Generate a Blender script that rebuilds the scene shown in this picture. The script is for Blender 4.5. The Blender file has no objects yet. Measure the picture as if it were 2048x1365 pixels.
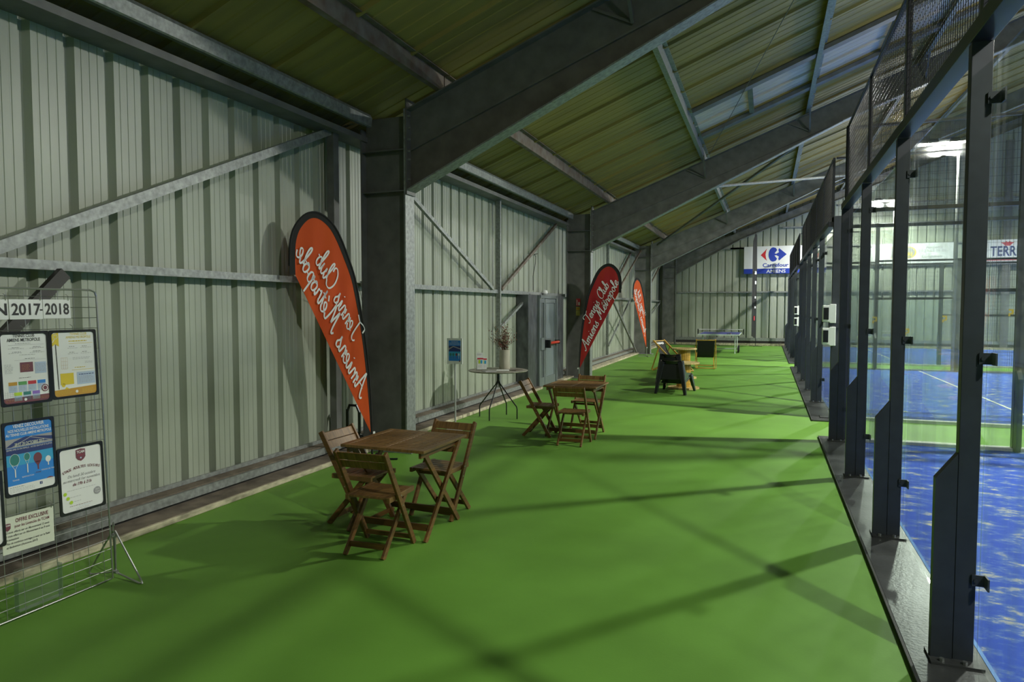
import bpy, bmesh, math, random
from mathutils import Vector, Matrix, Euler
random.seed(7)
PI = math.pi
S = bpy.context.scene
COL = S.collection

# ------------------------------------------------------------------ camera, world, lights, exposure
F_PX, CX, CY, HY, VX = 1365.0, 1024.0, 682.5, 615.0, 1533.0
pitch = math.atan((CY - HY) / F_PX)
yaw = math.atan((VX - CX) * math.cos(pitch) / F_PX)
cd = bpy.data.cameras.new('camera'); cam = bpy.data.objects.new('camera', cd); COL.objects.link(cam)
cd.sensor_width = 36.0; cd.lens = 36.0 * F_PX / 2048.0; cd.clip_start = 0.05; cd.clip_end = 200
cam.location = (0, 0, 1.8); cam.rotation_euler = (PI / 2 - pitch, 0, yaw)
S.camera = cam

w = bpy.data.worlds.new('night'); S.world = w; w.use_nodes = True
w.node_tree.nodes['Background'].inputs[0].default_value = (0.25, 0.35, 0.55, 1)
w.node_tree.nodes['Background'].inputs[1].default_value = 0.02
S.view_settings.view_transform = 'Standard'; S.view_settings.look = 'None'
S.view_settings.gamma = 1.0; S.view_settings.use_curve_mapping = False
S.view_settings.exposure = 0.17
S.cycles.use_denoising = True
S.cycles.max_bounces = 10; S.cycles.transparent_max_bounces = 24; S.cycles.diffuse_bounces = 4
S.cycles.glossy_bounces = 3; S.cycles.sample_clamp_indirect = 4.0; S.cycles.caustics_reflective = False

# floodlights over the courts: (x, y, z, watts)
LAMPS = [(4.3, 0.1, 6.1, 1150), (5.0, 11.05, 6.25, 2600), (4.5, 21.9, 6.28, 2800), (4.55, 32.2, 6.2, 2300),
         (16.5, 0.5, 6.2, 700), (16.5, 11.3, 6.2, 2000), (16.5, 22.4, 6.2, 3000), (14.0, 31.6, 6.2, 3600)]
for i, (x, y, z, p) in enumerate(LAMPS):
    ld = bpy.data.lights.new('floodlight_glow', 'SPOT'); ld.spot_size = math.radians(178); ld.spot_blend = 0.70; ld.energy = p * 1.12; ld.color = (1.0, 1.0, 0.90)
    ld.shadow_soft_size = 0.13
    lo = bpy.data.objects.new('floodlight_glow', ld); lo.location = (x, y, z - 0.2); COL.objects.link(lo)
    l2 = bpy.data.lights.new('floodlight_spill', 'POINT'); l2.energy = p * 0.035; l2.color = ld.color; l2.shadow_soft_size = 0.13
    lo = bpy.data.objects.new('floodlight_spill', l2); lo.location = (x, y, z - 0.16); COL.objects.link(lo)

# ------------------------------------------------------------------ materials
MATS = {}
def mat(name, col, rough=0.5, metal=0.0, noise=None, bump=None, spec=None, trans=0.0, emit=None, alt=None):
    """noise=(scale, amount, stretch) mottles the colour; alt = second colour; bump=(scale, strength, stretch)"""
    if name in MATS: return MATS[name]
    m = bpy.data.materials.new(name); m.use_nodes = True; MATS[name] = m
    nt = m.node_tree; b = nt.nodes['Principled BSDF']
    b.inputs['Base Color'].default_value = (*col, 1); b.inputs['Roughness'].default_value = rough
    b.inputs['Metallic'].default_value = metal
    if spec is not None: b.inputs['Specular IOR Level'].default_value = spec
    if emit: b.inputs['Emission Color'].default_value = (*emit[0], 1); b.inputs['Emission Strength'].default_value = emit[1]
    tc = nt.nodes.new('ShaderNodeTexCoord')
    def nz(scale, stretch, det=5):
        mp = nt.nodes.new('ShaderNodeMapping'); mp.inputs['Scale'].default_value = stretch
        nt.links.new(tc.outputs['Object'], mp.inputs['Vector'])
        n = nt.nodes.new('ShaderNodeTexNoise'); n.inputs['Scale'].default_value = scale; n.inputs['Detail'].default_value = det
        nt.links.new(mp.outputs[0], n.inputs['Vector']); return n
    if noise:
        n = nz(noise[0], noise[2] if len(noise) > 2 else (1, 1, 1))
        r = nt.nodes.new('ShaderNodeValToRGB'); a = noise[1]
        c2 = alt if alt else tuple(max(0, c * (1 - a)) for c in col)
        c1 = col if alt else tuple(min(1, c * (1 + a * 0.6)) for c in col)
        r.color_ramp.elements[0].position = 0.32; r.color_ramp.elements[1].position = 0.68
        r.color_ramp.elements[0].color = (*c2, 1); r.color_ramp.elements[1].color = (*c1, 1)
        nt.links.new(n.outputs['Fac'], r.inputs[0]); nt.links.new(r.outputs[0], b.inputs['Base Color'])
    if bump:
        n = nz(bump[0], bump[2] if len(bump) > 2 else (1, 1, 1), 3)
        bp = nt.nodes.new('ShaderNodeBump'); bp.inputs['Strength'].default_value = bump[1]; bp.inputs['Distance'].default_value = 0.01
        nt.links.new(n.outputs['Fac'], bp.inputs['Height']); nt.links.new(bp.outputs[0], b.inputs['Normal'])
    return m

galv = mat('galvanised_steel', (0.30, 0.32, 0.31), 0.48, 0.45, (22, 0.3, (1, 1, 1)), (30, 0.05))
galv_dark = mat('weathered_steel', (0.170, 0.173, 0.166), 0.55, 0.3, (5, 0.22, (1, 1, 1)), (25, 0.05))
galv_rust = mat('rust_stained_steel', (0.22, 0.20, 0.17), 0.6, 0.3, (6, 0.4), alt=(0.14, 0.09, 0.06))
clad = mat('pale_green_cladding', (0.375, 0.41, 0.335), 0.36, 0.0, (2.2, 0.16, (1, 1, 0.25)), (60, 0.02))
roofm = mat('olive_roof_sheet', (0.33, 0.25, 0.065), 0.55, 0.0, (1.6, 0.35, (0.3, 3, 1)), alt=(0.22, 0.17, 0.05))
skym = mat('blue_grey_rooflight', (0.62, 0.54, 0.46), 0.5, 0.0, (3, 0.25, (0.2, 12, 1)))
greenf = mat('green_court_paint', (0.130, 0.290, 0.040), 0.55, 0.0, (0.9, 0.16), (70, 0.04), spec=0.25)
concrete = mat('kerb_concrete', (0.48, 0.44, 0.31), 0.9, 0.0, (16, 0.45, (1, 0.5, 1)), (40, 0.3))
earth = mat('brown_sill_mortar', (0.17, 0.14, 0.105), 0.95, 0.0, (6, 0.4), (30, 0.3))
plinthm = mat('grey_plinth_steel', (0.085, 0.088, 0.09), 0.30, 0.45, (3, 0.4, (1, 1, 1)), (45, 0.12))
anthr = mat('anthracite_powder_coat', (0.030, 0.036, 0.044), 0.42, 0.1, (12, 0.15))
anthr_gl = mat('anthracite_gloss_tube', (0.012, 0.014, 0.018), 0.30, 0.0, spec=0.35)
wire = mat('dark_coated_wire', (0.06, 0.06, 0.06), 0.28, 0.7)
chrome = mat('zinc_wire', (0.45, 0.46, 0.45), 0.3, 0.9)
blackp = mat('black_plastic', (0.012, 0.013, 0.015), 0.22)
blackr = mat('black_rubber', (0.012, 0.012, 0.012), 0.6)
blackc = mat('black_cloth', (0.010, 0.011, 0.010), 0.85)
wood = mat('stained_acacia', (0.195, 0.092, 0.024), 0.45, 0.0, (5, 0.4, (1, 1, 9)), alt=(0.10, 0.048, 0.015))
wood_h = mat('stained_acacia_slats', (0.24, 0.132, 0.040), 0.42, 0.0, (6, 0.4, (9, 1, 1)), alt=(0.125, 0.066, 0.022))
pine = mat('yellow_pine', (0.62, 0.38, 0.06), 0.5, 0.0, (5, 0.3, (1, 1, 8)), alt=(0.42, 0.22, 0.03))
plyw = mat('pale_plywood', (0.66, 0.48, 0.20), 0.55, 0.0, (4, 0.25, (8, 1, 1)))
white = mat('white_plastic', (0.78, 0.80, 0.78), 0.4)
ceramic = mat('cream_stoneware', (0.40, 0.38, 0.30), 0.55, 0.0, (4, 0.3, (1, 1, 0.5)))
slate = mat('grey_stone_top', (0.24, 0.23, 0.19), 0.5, 0.0, (14, 0.35))
redp = mat('red_panic_bar_paint', (0.62, 0.045, 0.02), 0.35)
yellowp = mat('yellow_vinyl', (0.75, 0.50, 0.02), 0.5)
blueline = mat('blue_table_top', (0.07, 0.08, 0.36), 0.35)
lens = mat('lit_lamp_lens', (1, 1, 1), 0.3, emit=((0.96, 1.0, 0.94), 400))

# blue padel turf with sand dusting
turf = bpy.data.materials.new('blue_turf_with_sand'); turf.use_nodes = True
nt = turf.node_tree; b = nt.nodes['Principled BSDF']; b.inputs['Roughness'].default_value = 0.9
tc = nt.nodes.new('ShaderNodeTexCoord'); mp = nt.nodes.new('ShaderNodeMapping'); mp.inputs['Scale'].default_value = (1.1, 1.6, 1)
mp.inputs['Rotation'].default_value = (0, 0, 0.5)
n1 = nt.nodes.new('ShaderNodeTexNoise'); n1.inputs['Scale'].default_value = 4.2; n1.inputs['Detail'].default_value = 9; n1.inputs['Roughness'].default_value = 0.72
r1 = nt.nodes.new('ShaderNodeValToRGB'); cr = r1.color_ramp
cr.elements[0].position = 0.47; cr.elements[0].color = (0.014, 0.075, 0.50, 1)
cr.elements[1].position = 0.66; cr.elements[1].color = (0.62, 0.60, 0.38, 1)
e = cr.elements.new(0.55); e.color = (0.07, 0.16, 0.50, 1)
nt.links.new(tc.outputs['Object'], mp.inputs[0]); nt.links.new(mp.outputs[0], n1.inputs['Vector'])
nt.links.new(n1.outputs['Fac'], r1.inputs[0]); nt.links.new(r1.outputs[0], b.inputs['Base Color'])

def glassmat(name, tint, gl_rough=0.03, haze=0.04, fres=1.45, dirt=True):
    m = bpy.data.materials.new(name); m.use_nodes = True; nt = m.node_tree
    for n in list(nt.nodes):
        if n.type != 'OUTPUT_MATERIAL': nt.nodes.remove(n)
    out = [n for n in nt.nodes if n.type == 'OUTPUT_MATERIAL'][0]
    tr = nt.nodes.new('ShaderNodeBsdfTransparent'); tr.inputs[0].default_value = (*tint, 1)
    gl = nt.nodes.new('ShaderNodeBsdfGlossy'); gl.inputs['Roughness'].default_value = gl_rough
    df = nt.nodes.new('ShaderNodeBsdfDiffuse'); df.inputs[0].default_value = (0.55, 0.62, 0.56, 1)
    fr = nt.nodes.new('ShaderNodeFresnel'); fr.inputs[0].default_value = fres
    m1 = nt.nodes.new('ShaderNodeMixShader'); m2 = nt.nodes.new('ShaderNodeMixShader')
    # the same reflectance on both faces of the sheet: the node inverts the index on back faces
    ge = nt.nodes.new('ShaderNodeNewGeometry'); mr0 = nt.nodes.new('ShaderNodeMapRange')
    mr0.inputs[3].default_value = fres; mr0.inputs[4].default_value = 1 / fres
    nt.links.new(ge.outputs['Backfacing'], mr0.inputs[0]); nt.links.new(mr0.outputs[0], fr.inputs[0])
    nt.links.new(fr.outputs[0], m1.inputs[0]); nt.links.new(tr.outputs[0], m1.inputs[1]); nt.links.new(gl.outputs[0], m1.inputs[2])
    if dirt:
        tc = nt.nodes.new('ShaderNodeTexCoord'); mp = nt.nodes.new('ShaderNodeMapping'); mp.inputs['Scale'].default_value = (6, 6, 0.8)
        n = nt.nodes.new('ShaderNodeTexNoise'); n.inputs['Scale'].default_value = 1.5; n.inputs['Detail'].default_value = 6
        mr = nt.nodes.new('ShaderNodeMapRange'); mr.inputs[1].default_value = 0.42; mr.inputs[2].default_value = 0.8
        mr.inputs[3].default_value = haze * 0.4; mr.inputs[4].default_value = haze * 3
        nt.links.new(tc.outputs['Object'], mp.inputs[0]); nt.links.new(mp.outputs[0], n.inputs['Vector'])
        nt.links.new(n.outputs['Fac'], mr.inputs[0]); nt.links.new(mr.outputs[0], m2.inputs[0])
    else: m2.inputs[0].default_value = haze
    nt.links.new(m1.outputs[0], m2.inputs[1]); nt.links.new(df.outputs[0], m2.inputs[2])
    last = m2
    if dirt:
        rf = nt.nodes.new('ShaderNodeBsdfRefraction'); rf.inputs['IOR'].default_value = 1.002; rf.inputs['Roughness'].default_value = 0.33
        last = nt.nodes.new('ShaderNodeMixShader'); last.inputs[0].default_value = 0.05
        nt.links.new(m2.outputs[0], last.inputs[1]); nt.links.new(rf.outputs[0], last.inputs[2])
    nt.links.new(last.outputs[0], out.inputs[0]); MATS[name] = m; return m
glass = glassmat('dusty_court_glass', (0.94, 0.965, 0.95), haze=0.055, fres=1.15)
acryl = glassmat('clear_acrylic', (0.975, 0.985, 0.98), 0.08, 0.01, 1.49, False)
pane_m = glassmat('door_glass', (0.30, 0.36, 0.38), 0.12, 0.35, 1.5, False)

# ------------------------------------------------------------------ helpers
def tag(o, label=None, cat=None, group=None, kind=None):
    if label: o['label'] = label
    if cat: o['category'] = cat
    if group: o['group'] = group
    if kind: o['kind'] = kind
    return o

def thing(name, label, cat, loc=(0, 0, 0), rz=0.0, group=None):
    o = bpy.data.objects.new(name, None); o.empty_display_size = 0.1; COL.objects.link(o)
    o.location = loc; o.rotation_euler = (0, 0, rz)
    return tag(o, label, cat, group)

class MB:
    """collects faces in local coordinates; off is subtracted from world coordinates given"""
    def __init__(s, off=(0, 0, 0)): s.v = []; s.f = []; s.mi = []; s.off = Vector(off); s.cur = 0
    def add(s, vs, fs):
        k = len(s.v); s.v += [Vector(p) - s.off for p in vs]
        for f in fs: s.f.append([i + k for i in f]); s.mi.append(s.cur)
        return s
    def box(s, x0, x1, y0, y1, z0, z1):
        vs = [(x, y, z) for z in (z0, z1) for y in (y0, y1) for x in (x0, x1)]
        return s.add(vs, [(0, 2, 3, 1), (4, 5, 7, 6), (0, 1, 5, 4), (2, 6, 7, 3), (0, 4, 6, 2), (1, 3, 7, 5)])
    def bar(s, p0, p1, w, h, up=(0, 0, 1)):
        """rectangular bar; w across, h along 'up'"""
        p0, p1 = Vector(p0), Vector(p1); d = (p1 - p0).normalized(); u = Vector(up)
        a = d.cross(u)
        if a.length < 1e-4: a = d.cross(Vector((1, 0, 0)))
        a.normalize(); u = a.cross(d).normalized()
        vs = []
        for p in (p0, p1):
            for sa, su in ((-1, -1), (1, -1), (1, 1), (-1, 1)): vs.append(p + a * (sa * w / 2) + u * (su * h / 2))
        return s.add(vs, [(0, 1, 2, 3), (7, 6, 5, 4), (0, 4, 5, 1), (1, 5, 6, 2), (2, 6, 7, 3), (3, 7, 4, 0)])
    def tube(s, pts, r, n=8, caps=True):
        pts = [Vector(p) for p in pts]; rings = []; ref = None
        rs = r if isinstance(r, (list, tuple)) else [r] * len(pts)
        for i, p in enumerate(pts):
            d = (pts[min(i + 1, len(pts) - 1)] - pts[max(i - 1, 0)]).normalized()
            if ref is None:
                ref = d.cross(Vector((0, 0, 1)))
                if ref.length < 1e-3: ref = d.cross(Vector((1, 0, 0)))
            ref = (ref - d * ref.dot(d)).normalized(); b2 = d.cross(ref)
            rings.append([p + (ref * math.cos(2 * PI * k / n) + b2 * math.sin(2 * PI * k / n)) * rs[i] for k in range(n)])
        vs = [q for rg in rings for q in rg]; fs = []
        for i in range(len(pts) - 1):
            for k in range(n): fs.append((i * n + k, i * n + (k + 1) % n, (i + 1) * n + (k + 1) % n, (i + 1) * n + k))
        if caps: fs.append(tuple(reversed(range(n)))); fs.append(tuple(range((len(pts) - 1) * n, len(pts) * n)))
        return s.add(vs, fs)
    def lathe(s, prof, c=(0, 0, 0), n=32):
        vs = []; fs = []
        for r, z in prof:
            for k in range(n): vs.append((c[0] + r * math.cos(2 * PI * k / n), c[1] + r * math.sin(2 * PI * k / n), c[2] + z))
        for i in range(len(prof) - 1):
            for k in range(n): fs.append((i * n + k, i * n + (k + 1) % n, (i + 1) * n + (k + 1) % n, (i + 1) * n + k))
        if prof[0][0] > 1e-6: fs.append(tuple(reversed(range(n))))
        if prof[-1][0] > 1e-6: fs.append(tuple(range((len(prof) - 1) * n, len(prof) * n)))
        return s.add(vs, fs)
    def prism(s, poly, fn, t0, t1):
        """poly of (a, b); fn(a, b, t) -> point"""
        n = len(poly); vs = [fn(a, b, t0) for a, b in poly] + [fn(a, b, t1) for a, b in poly]
        fs = [tuple(reversed(range(n))), tuple(range(n, 2 * n))] + [(i, (i + 1) % n, n + (i + 1) % n, n + i) for i in range(n)]
        return s.add(vs, fs)
    def hull(s, a4, b4):
        """loft between two quads"""
        return s.add(list(a4) + list(b4), [(3, 2, 1, 0), (4, 5, 6, 7), (0, 1, 5, 4), (1, 2, 6, 5), (2, 3, 7, 6), (3, 0, 4, 7)])
    def build(s, name, m, parent=None, smooth=False, bevel=0.0, loc=None, sub=0):
        me = bpy.data.meshes.new(name); me.from_pydata([tuple(v) for v in s.v], [], s.f)
        ms = m if isinstance(m, (list, tuple)) else [m]
        for x in ms: me.materials.append(x)
        if len(ms) > 1: me.polygons.foreach_set('material_index', s.mi)
        bm = bmesh.new(); bm.from_mesh(me); bmesh.ops.recalc_face_normals(bm, faces=bm.faces); bm.to_mesh(me); bm.free()
        if smooth: me.polygons.foreach_set('use_smooth', [True] * len(me.polygons))
        me.update()
        o = bpy.data.objects.new(name, me); COL.objects.link(o)
        if parent: o.parent = parent
        if loc is not None: o.location = loc
        if bevel > 0:
            bv = o.modifiers.new('bevel', 'BEVEL'); bv.width = bevel; bv.segments = 2; bv.limit_method = 'ANGLE'
        if sub:
            sm = o.modifiers.new('sub', 'SUBSURF'); sm.levels = sub; sm.render_levels = sub
        if smooth and not sub:
            me.set_sharp_from_angle(angle=0.7)
        return o

def copy_tree(o, parent=None):
    c = o.copy(); COL.objects.link(c); c.parent = parent
    if parent is not None: c.matrix_parent_inverse = o.matrix_parent_inverse.copy()
    for ch in list(o.children): copy_tree(ch, c)
    return c

def struct(o): o['kind'] = 'structure'; return o

# ------------------------------------------------------------------ lettering
_fc = {}
def font_mesh(txt, bold=0.0, shear=0.0):
    key = (txt, bold, shear)
    if key in _fc: return _fc[key]
    cu = bpy.data.curves.new('t', 'FONT'); cu.body = txt; cu.size = 1.0; cu.shear = shear; cu.offset = bold; cu.resolution_u = 3
    ob = bpy.data.objects.new('t', cu); COL.objects.link(ob)
    dg = bpy.context.evaluated_depsgraph_get(); me = bpy.data.meshes.new_from_object(ob.evaluated_get(dg))
    vs = [tuple(v.co) for v in me.vertices]; fs = [tuple(p.vertices) for p in me.polygons]
    bpy.data.objects.remove(ob); bpy.data.meshes.remove(me); bpy.data.curves.remove(cu)
    xs = [v[0] for v in vs] or [0, 1]; ys = [v[1] for v in vs] or [0, 1]
    r = (vs, fs, min(xs), max(xs), min(ys), max(ys)); _fc[key] = r; return r

class Canvas:
    """flat printed artwork in (u, v); frame: origin o, right a, up b, outward n"""
    def __init__(s, o, a, b, n, off=(0, 0, 0)):
        s.o, s.a, s.b, s.n = Vector(o), Vector(a), Vector(b), Vector(n); s.mb = MB(off); s.ms = []; s.k = 0
    def P(s, u, v): return s.o + s.a * u + s.b * v + s.n * (0.0006 * s.k)
    def use(s, m, layer):
        if m not in s.ms: s.ms.append(m)
        s.mb.cur = s.ms.index(m); s.k = layer
    def poly(s, pts, m, layer=1): s.use(m, layer); s.mb.add([s.P(*p) for p in pts], [tuple(range(len(pts)))]); return s
    def rect(s, u0, v0, u1, v1, m, layer=1): return s.poly([(u0, v0), (u1, v0), (u1, v1), (u0, v1)], m, layer)
    def disc(s, u, v, r, m, layer=1, ry=None, n=24):
        return s.poly([(u + r * math.cos(2 * PI * i / n), v + (ry or r) * math.sin(2 * PI * i / n)) for i in range(n)], m, layer)
    def ring(s, u, v, r, t, m, layer=1, ry=None, n=28, a0=0.0, a1=2 * PI):
        ry = ry or r; s.use(m, layer)
        for i in range(n):
            q = []
            for aa, f in ((i, 0), (i + 1, 0), (i + 1, 1), (i, 1)):
                t_ = a0 + (a1 - a0) * aa / n; q.append(s.P(u + (r - t * f) * math.cos(t_), v + (ry - t * f) * math.sin(t_)))
            s.mb.add(q, [(0, 1, 2, 3)])
        return s
    def line(s, p, q, t, m, layer=2):
        d = Vector((q[0] - p[0], q[1] - p[1])); L = d.length; d /= L; nx, ny = -d.y * t / 2, d.x * t / 2
        return s.poly([(p[0] + nx, p[1] + ny), (p[0] - nx, p[1] - ny), (q[0] - nx, q[1] - ny), (q[0] + nx, q[1] + ny)], m, layer)
    def text(s, txt, u, v, h, m, width=None, layer=3, bold=0.0, shear=0.0, align='C', rot=0.0):
        vs, fs, x0, x1, y0, y1 = font_mesh(txt, bold, shear); s.use(m, layer)
        k = h / 0.70; kx = k if width is None else width / (x1 - x0)
        W = (x1 - x0) * kx; ox = {'C': -W / 2, 'L': 0, 'R': -W}[align]; c, sn = math.cos(rot), math.sin(rot)
        q = []
        for x, y, _ in vs:
            X = (x - x0) * kx + ox; Y = y * k; q.append(s.P(u + X * c - Y * sn, v + X * sn + Y * c))
        s.mb.add(q, fs); return s
    def arc_text(s, txt, u, v, h, span, rise, m, layer=3, bold=0.0):
        n = len(txt)
        for i, ch in enumerate(txt):
            if ch == ' ': continue
            t = (i + 0.5) / n - 0.5; s.text(ch, u + span * t, v + rise * (1 - 4 * t * t), h, m, layer=layer, bold=bold, rot=-8 * rise * t / span * 0.9)
        return s
    def scribble(s, u, v, w_, m, h=0.0022, layer=2, rows=1, pitch=0.007):
        """illegibly small print as broken rows"""
        for r in range(rows):
            x = u; e = u + w_ * random.uniform(0.8, 1.0)
            while x < e:
                l = random.uniform(0.006, 0.018); s.rect(x, v - r * pitch, min(x + l, e), v - r * pitch + h, m, layer); x += l + 0.004
        return s
    def build(s, name, parent=None): return s.mb.build(name, s.ms, parent)

C = lambda n, *c: mat('print_' + n, c, 0.55)
kW, kK, kGY = C('white', .74, .76, .74), C('black', .02, .02, .02), C('grey', .33, .33, .34)
kMar, kYel, kOch = C('maroon', .16, .045, .065), C('yellow', .68, .52, .03), C('ochre', .50, .27, .03)
kPB, kNavy, kBlue, kCy = C('paleblue', .42, .52, .66), C('navy', .02, .04, .16), C('blue', .025, .22, .64), C('cyan', .04, .34, .60)
kGr, kLi, kRed, kVio, kTeal = C('green', .10, .32, .10), C('lime', .42, .62, .03), C('red', .50, .03, .05), C('violet', .24, .14, .50), C('teal', .03, .20, .18)
kCrB, kCrR, kCream = C('logoblue', .015, .045, .36), C('logored', .55, .02, .03), C('cream', .62, .66, .54)

# ------------------------------------------------------------------ the hall shell
XL, YF, YB, XR = -5.0, 34.2, -8.0, 27.0
def roof_z(x): return (6.01 + 0.392 * x) if x <= 11 else (6.01 + 0.392 * (22 - x))
def clad_wall(name, along0, along1, place, ztop, phase):
    """vertical trapezoidal sheet: 'place(t, d, z)' maps distance along the wall and depth behind the face"""
    P_ = 0.335; prof = []; t = along0 - ((along0 - phase) % P_) - P_
    while t < along1:
        for dt, d in ((0.0, 0), (0.022, 0.055), (0.062, 0.055), (0.088, 0), (0.128, 0), (0.132, 0.004), (0.140, 0.004), (0.144, 0),
                      (0.197, 0), (0.201, 0.004), (0.209, 0.004), (0.213, 0), (0.266, 0), (0.270, 0.004), (0.278, 0.004), (0.282, 0)):
            if along0 <= t + dt <= along1: prof.append((t + dt, d))
        t += P_
    mb = MB(); vs = []; fs = []
    for a, d in prof:
        vs.append(place(a, d, -0.02)); vs.append(place(a, d, ztop(a)))
    for i in range(len(prof) - 1): fs.append((2 * i, 2 * i + 2, 2 * i + 3, 2 * i + 1))
    # outer skin gives the wall its thickness
    k = len(vs); a0, a1 = along0, along1
    vs += [place(a0, 0.12, -0.02), place(a1, 0.12, -0.02), place(a1, 0.12, ztop(a1)), place(a0, 0.12, ztop(a0))]; fs.append((k, k + 1, k + 2, k + 3))
    mb.add(vs, fs); return struct(mb.build(name, clad))
clad_wall('wall_left', YB, YF, lambda t, d, z: (XL - d, t, z), lambda a: 3.9, 3.40)
def far_top(a): return roof_z(a) - 0.0
clad_wall('wall_far', XL, XR, lambda t, d, z: (t, YF + d, z), far_top, 0.07)
clad_wall('wall_back', XL, XR, lambda t, d, z: (t, YB - d, z), far_top, 0.07)
clad_wall('wall_right', YB, YF, lambda t, d, z: (XR + d, t, z), lambda a: roof_z(XR), 0.1)
mb = MB(); mb.box(XL - 0.2, XL - 0.06, YB, YF, 3.85, 4.4); struct(mb.build('trim_1', C('eaves', .035, .04, .09)))  # navy backing panel; its colour stands in for the darkness of the eaves gap

def floor_rect(name, x0, x1, y0, y1, z, m, t=0.05):
    mb = MB(); mb.box(x0, x1, y0, y1, z - t, z); return struct(mb.build(name, m))
floor_rect('floor', XL - 0.2, XR + 0.2, YB, YF + 0.2, 0.0, greenf, 0.3)

# kerb and sill along the left and far walls
mb = MB(); mb.box(-4.99, -4.585, YB, 14.28, 0, 0.05); mb.box(-4.99, -4.585, 15.70, YF, 0, 0.05); struct(mb.build('baseboard_left', concrete, bevel=0.008))
mb = MB(); mb.box(-4.90, -4.61, YB, 14.28, 0.05, 0.056); mb.box(-4.99, -4.84, YB, YF, 0.161, 0.172); struct(mb.build('trim_2', earth))
mb = MB()
for y0, y1 in ((YB, 14.35), (15.78, YF)):
    mb.box(-4.97, -4.81, y0, y1, 0.085, 0.160)
    mb.box(-4.985, -4.965, y0, y1, 0.175, 0.215)
struct(mb.build('trim_3', galv))
mb = MB(); mb.box(-4.99, -4.85, YB, YF, 0.056, 0.09); struct(mb.build('trim_4', C('shadowgap', .03, .03, .03)))  # solid strip, coloured near-black for the shade under the sill channel
mb = MB(); mb.box(-4.6, XR, YF - 0.30, YF, 0, 0.10); struct(mb.build('baseboard_far', concrete))
mb = MB(); mb.box(-4.6, XR, YF - 0.12, YF - 0.01, 0.10, 0.22); struct(mb.build('trim_5', C('shadowgap', .03, .03, .03)))  # solid strip above the far kerb, shade of the gap put into its colour
mb = MB(); mb.box(-4.6, XR, YF - 0.16, YF - 0.01, 0.22, 0.36); struct(mb.build('trim_6', galv))
# eaves ledge above the left cladding
mb = MB(); mb.box(-5.0, -4.72, YB, YF, 3.86, 3.875); mb.box(-4.735, -4.72, YB, YF, 3.875, 3.925); struct(mb.build('trim_7', galv_dark))

# roof: ribbed sheets with a translucent strip in two bays
def roof_sheet(name, x0, x1, y0, y1, m, step=1.05):
    mb = MB(); n = max(1, int(round((y1 - y0) / 0.21))); ys = []
    for i in range(n + 1):
        y = y0 + (y1 - y0) * i / n; big = (i % 5 == 0)
        ww, hh = (0.035, -0.045) if big else (0.022, -0.008)
        for dy, dz in ((-ww, 0), (-ww * 0.5, hh), (ww * 0.5, hh), (ww, 0)):
            if y0 <= y + dy <= y1: ys.append((y + dy, dz))
    if ys[0][0] > y0: ys.insert(0, (y0, 0))
    if ys[-1][0] < y1: ys.append((y1, 0))
    vs = []; fs = []
    for y, dz in ys:
        vs.append((x0, y, roof_z(x0) + dz)); vs.append((x1, y, roof_z(x1) + dz))
    for i in range(len(ys) - 1): fs.append((2 * i, 2 * i + 1, 2 * i + 3, 2 * i + 2))
    k = len(vs); vs += [(x0, y0, roof_z(x0) + .06), (x1, y0, roof_z(x1) + .06), (x1, y1, roof_z(x1) + .06), (x0, y1, roof_z(x0) + .06)]; fs.append((k, k + 1, k + 2, k + 3))
    mb.add(vs, fs); return struct(mb.build(name, m))
STR = ((13.25, 14.95), (30.2, 31.9))
roof_sheet('ceiling', -5.3, -1.40, YB, YF, roofm)
ycur = YB; kk = 1
for a, b_ in STR:
    roof_sheet('ceiling', -1.40, 11, ycur, a, roofm); roof_sheet('window_%d' % kk, -1.40, 11, a, b_, skym); ycur = b_; kk += 1
roof_sheet('ceiling', -1.40, 11, ycur, YF, roofm)
roof_sheet('ceiling', 11, XR + 0.2, YB, YF, roofm)
for i, (a, b_) in enumerate(STR):
    mb = MB()
    for y in (a - 0.10, b_ + 0.10):
        mb.bar((-1.34, y, roof_z(-1.34) - 0.10), (11, y, roof_z(11) - 0.10), 0.22, 0.07)
    for X in (-.35, 2.0, 4.2): mb.bar((X, a, roof_z(X) - .09), (X, b_, roof_z(X) - .09), .09, .06)
    struct(mb.build('trim_%d' % (8 + i), galv_dark))

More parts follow.
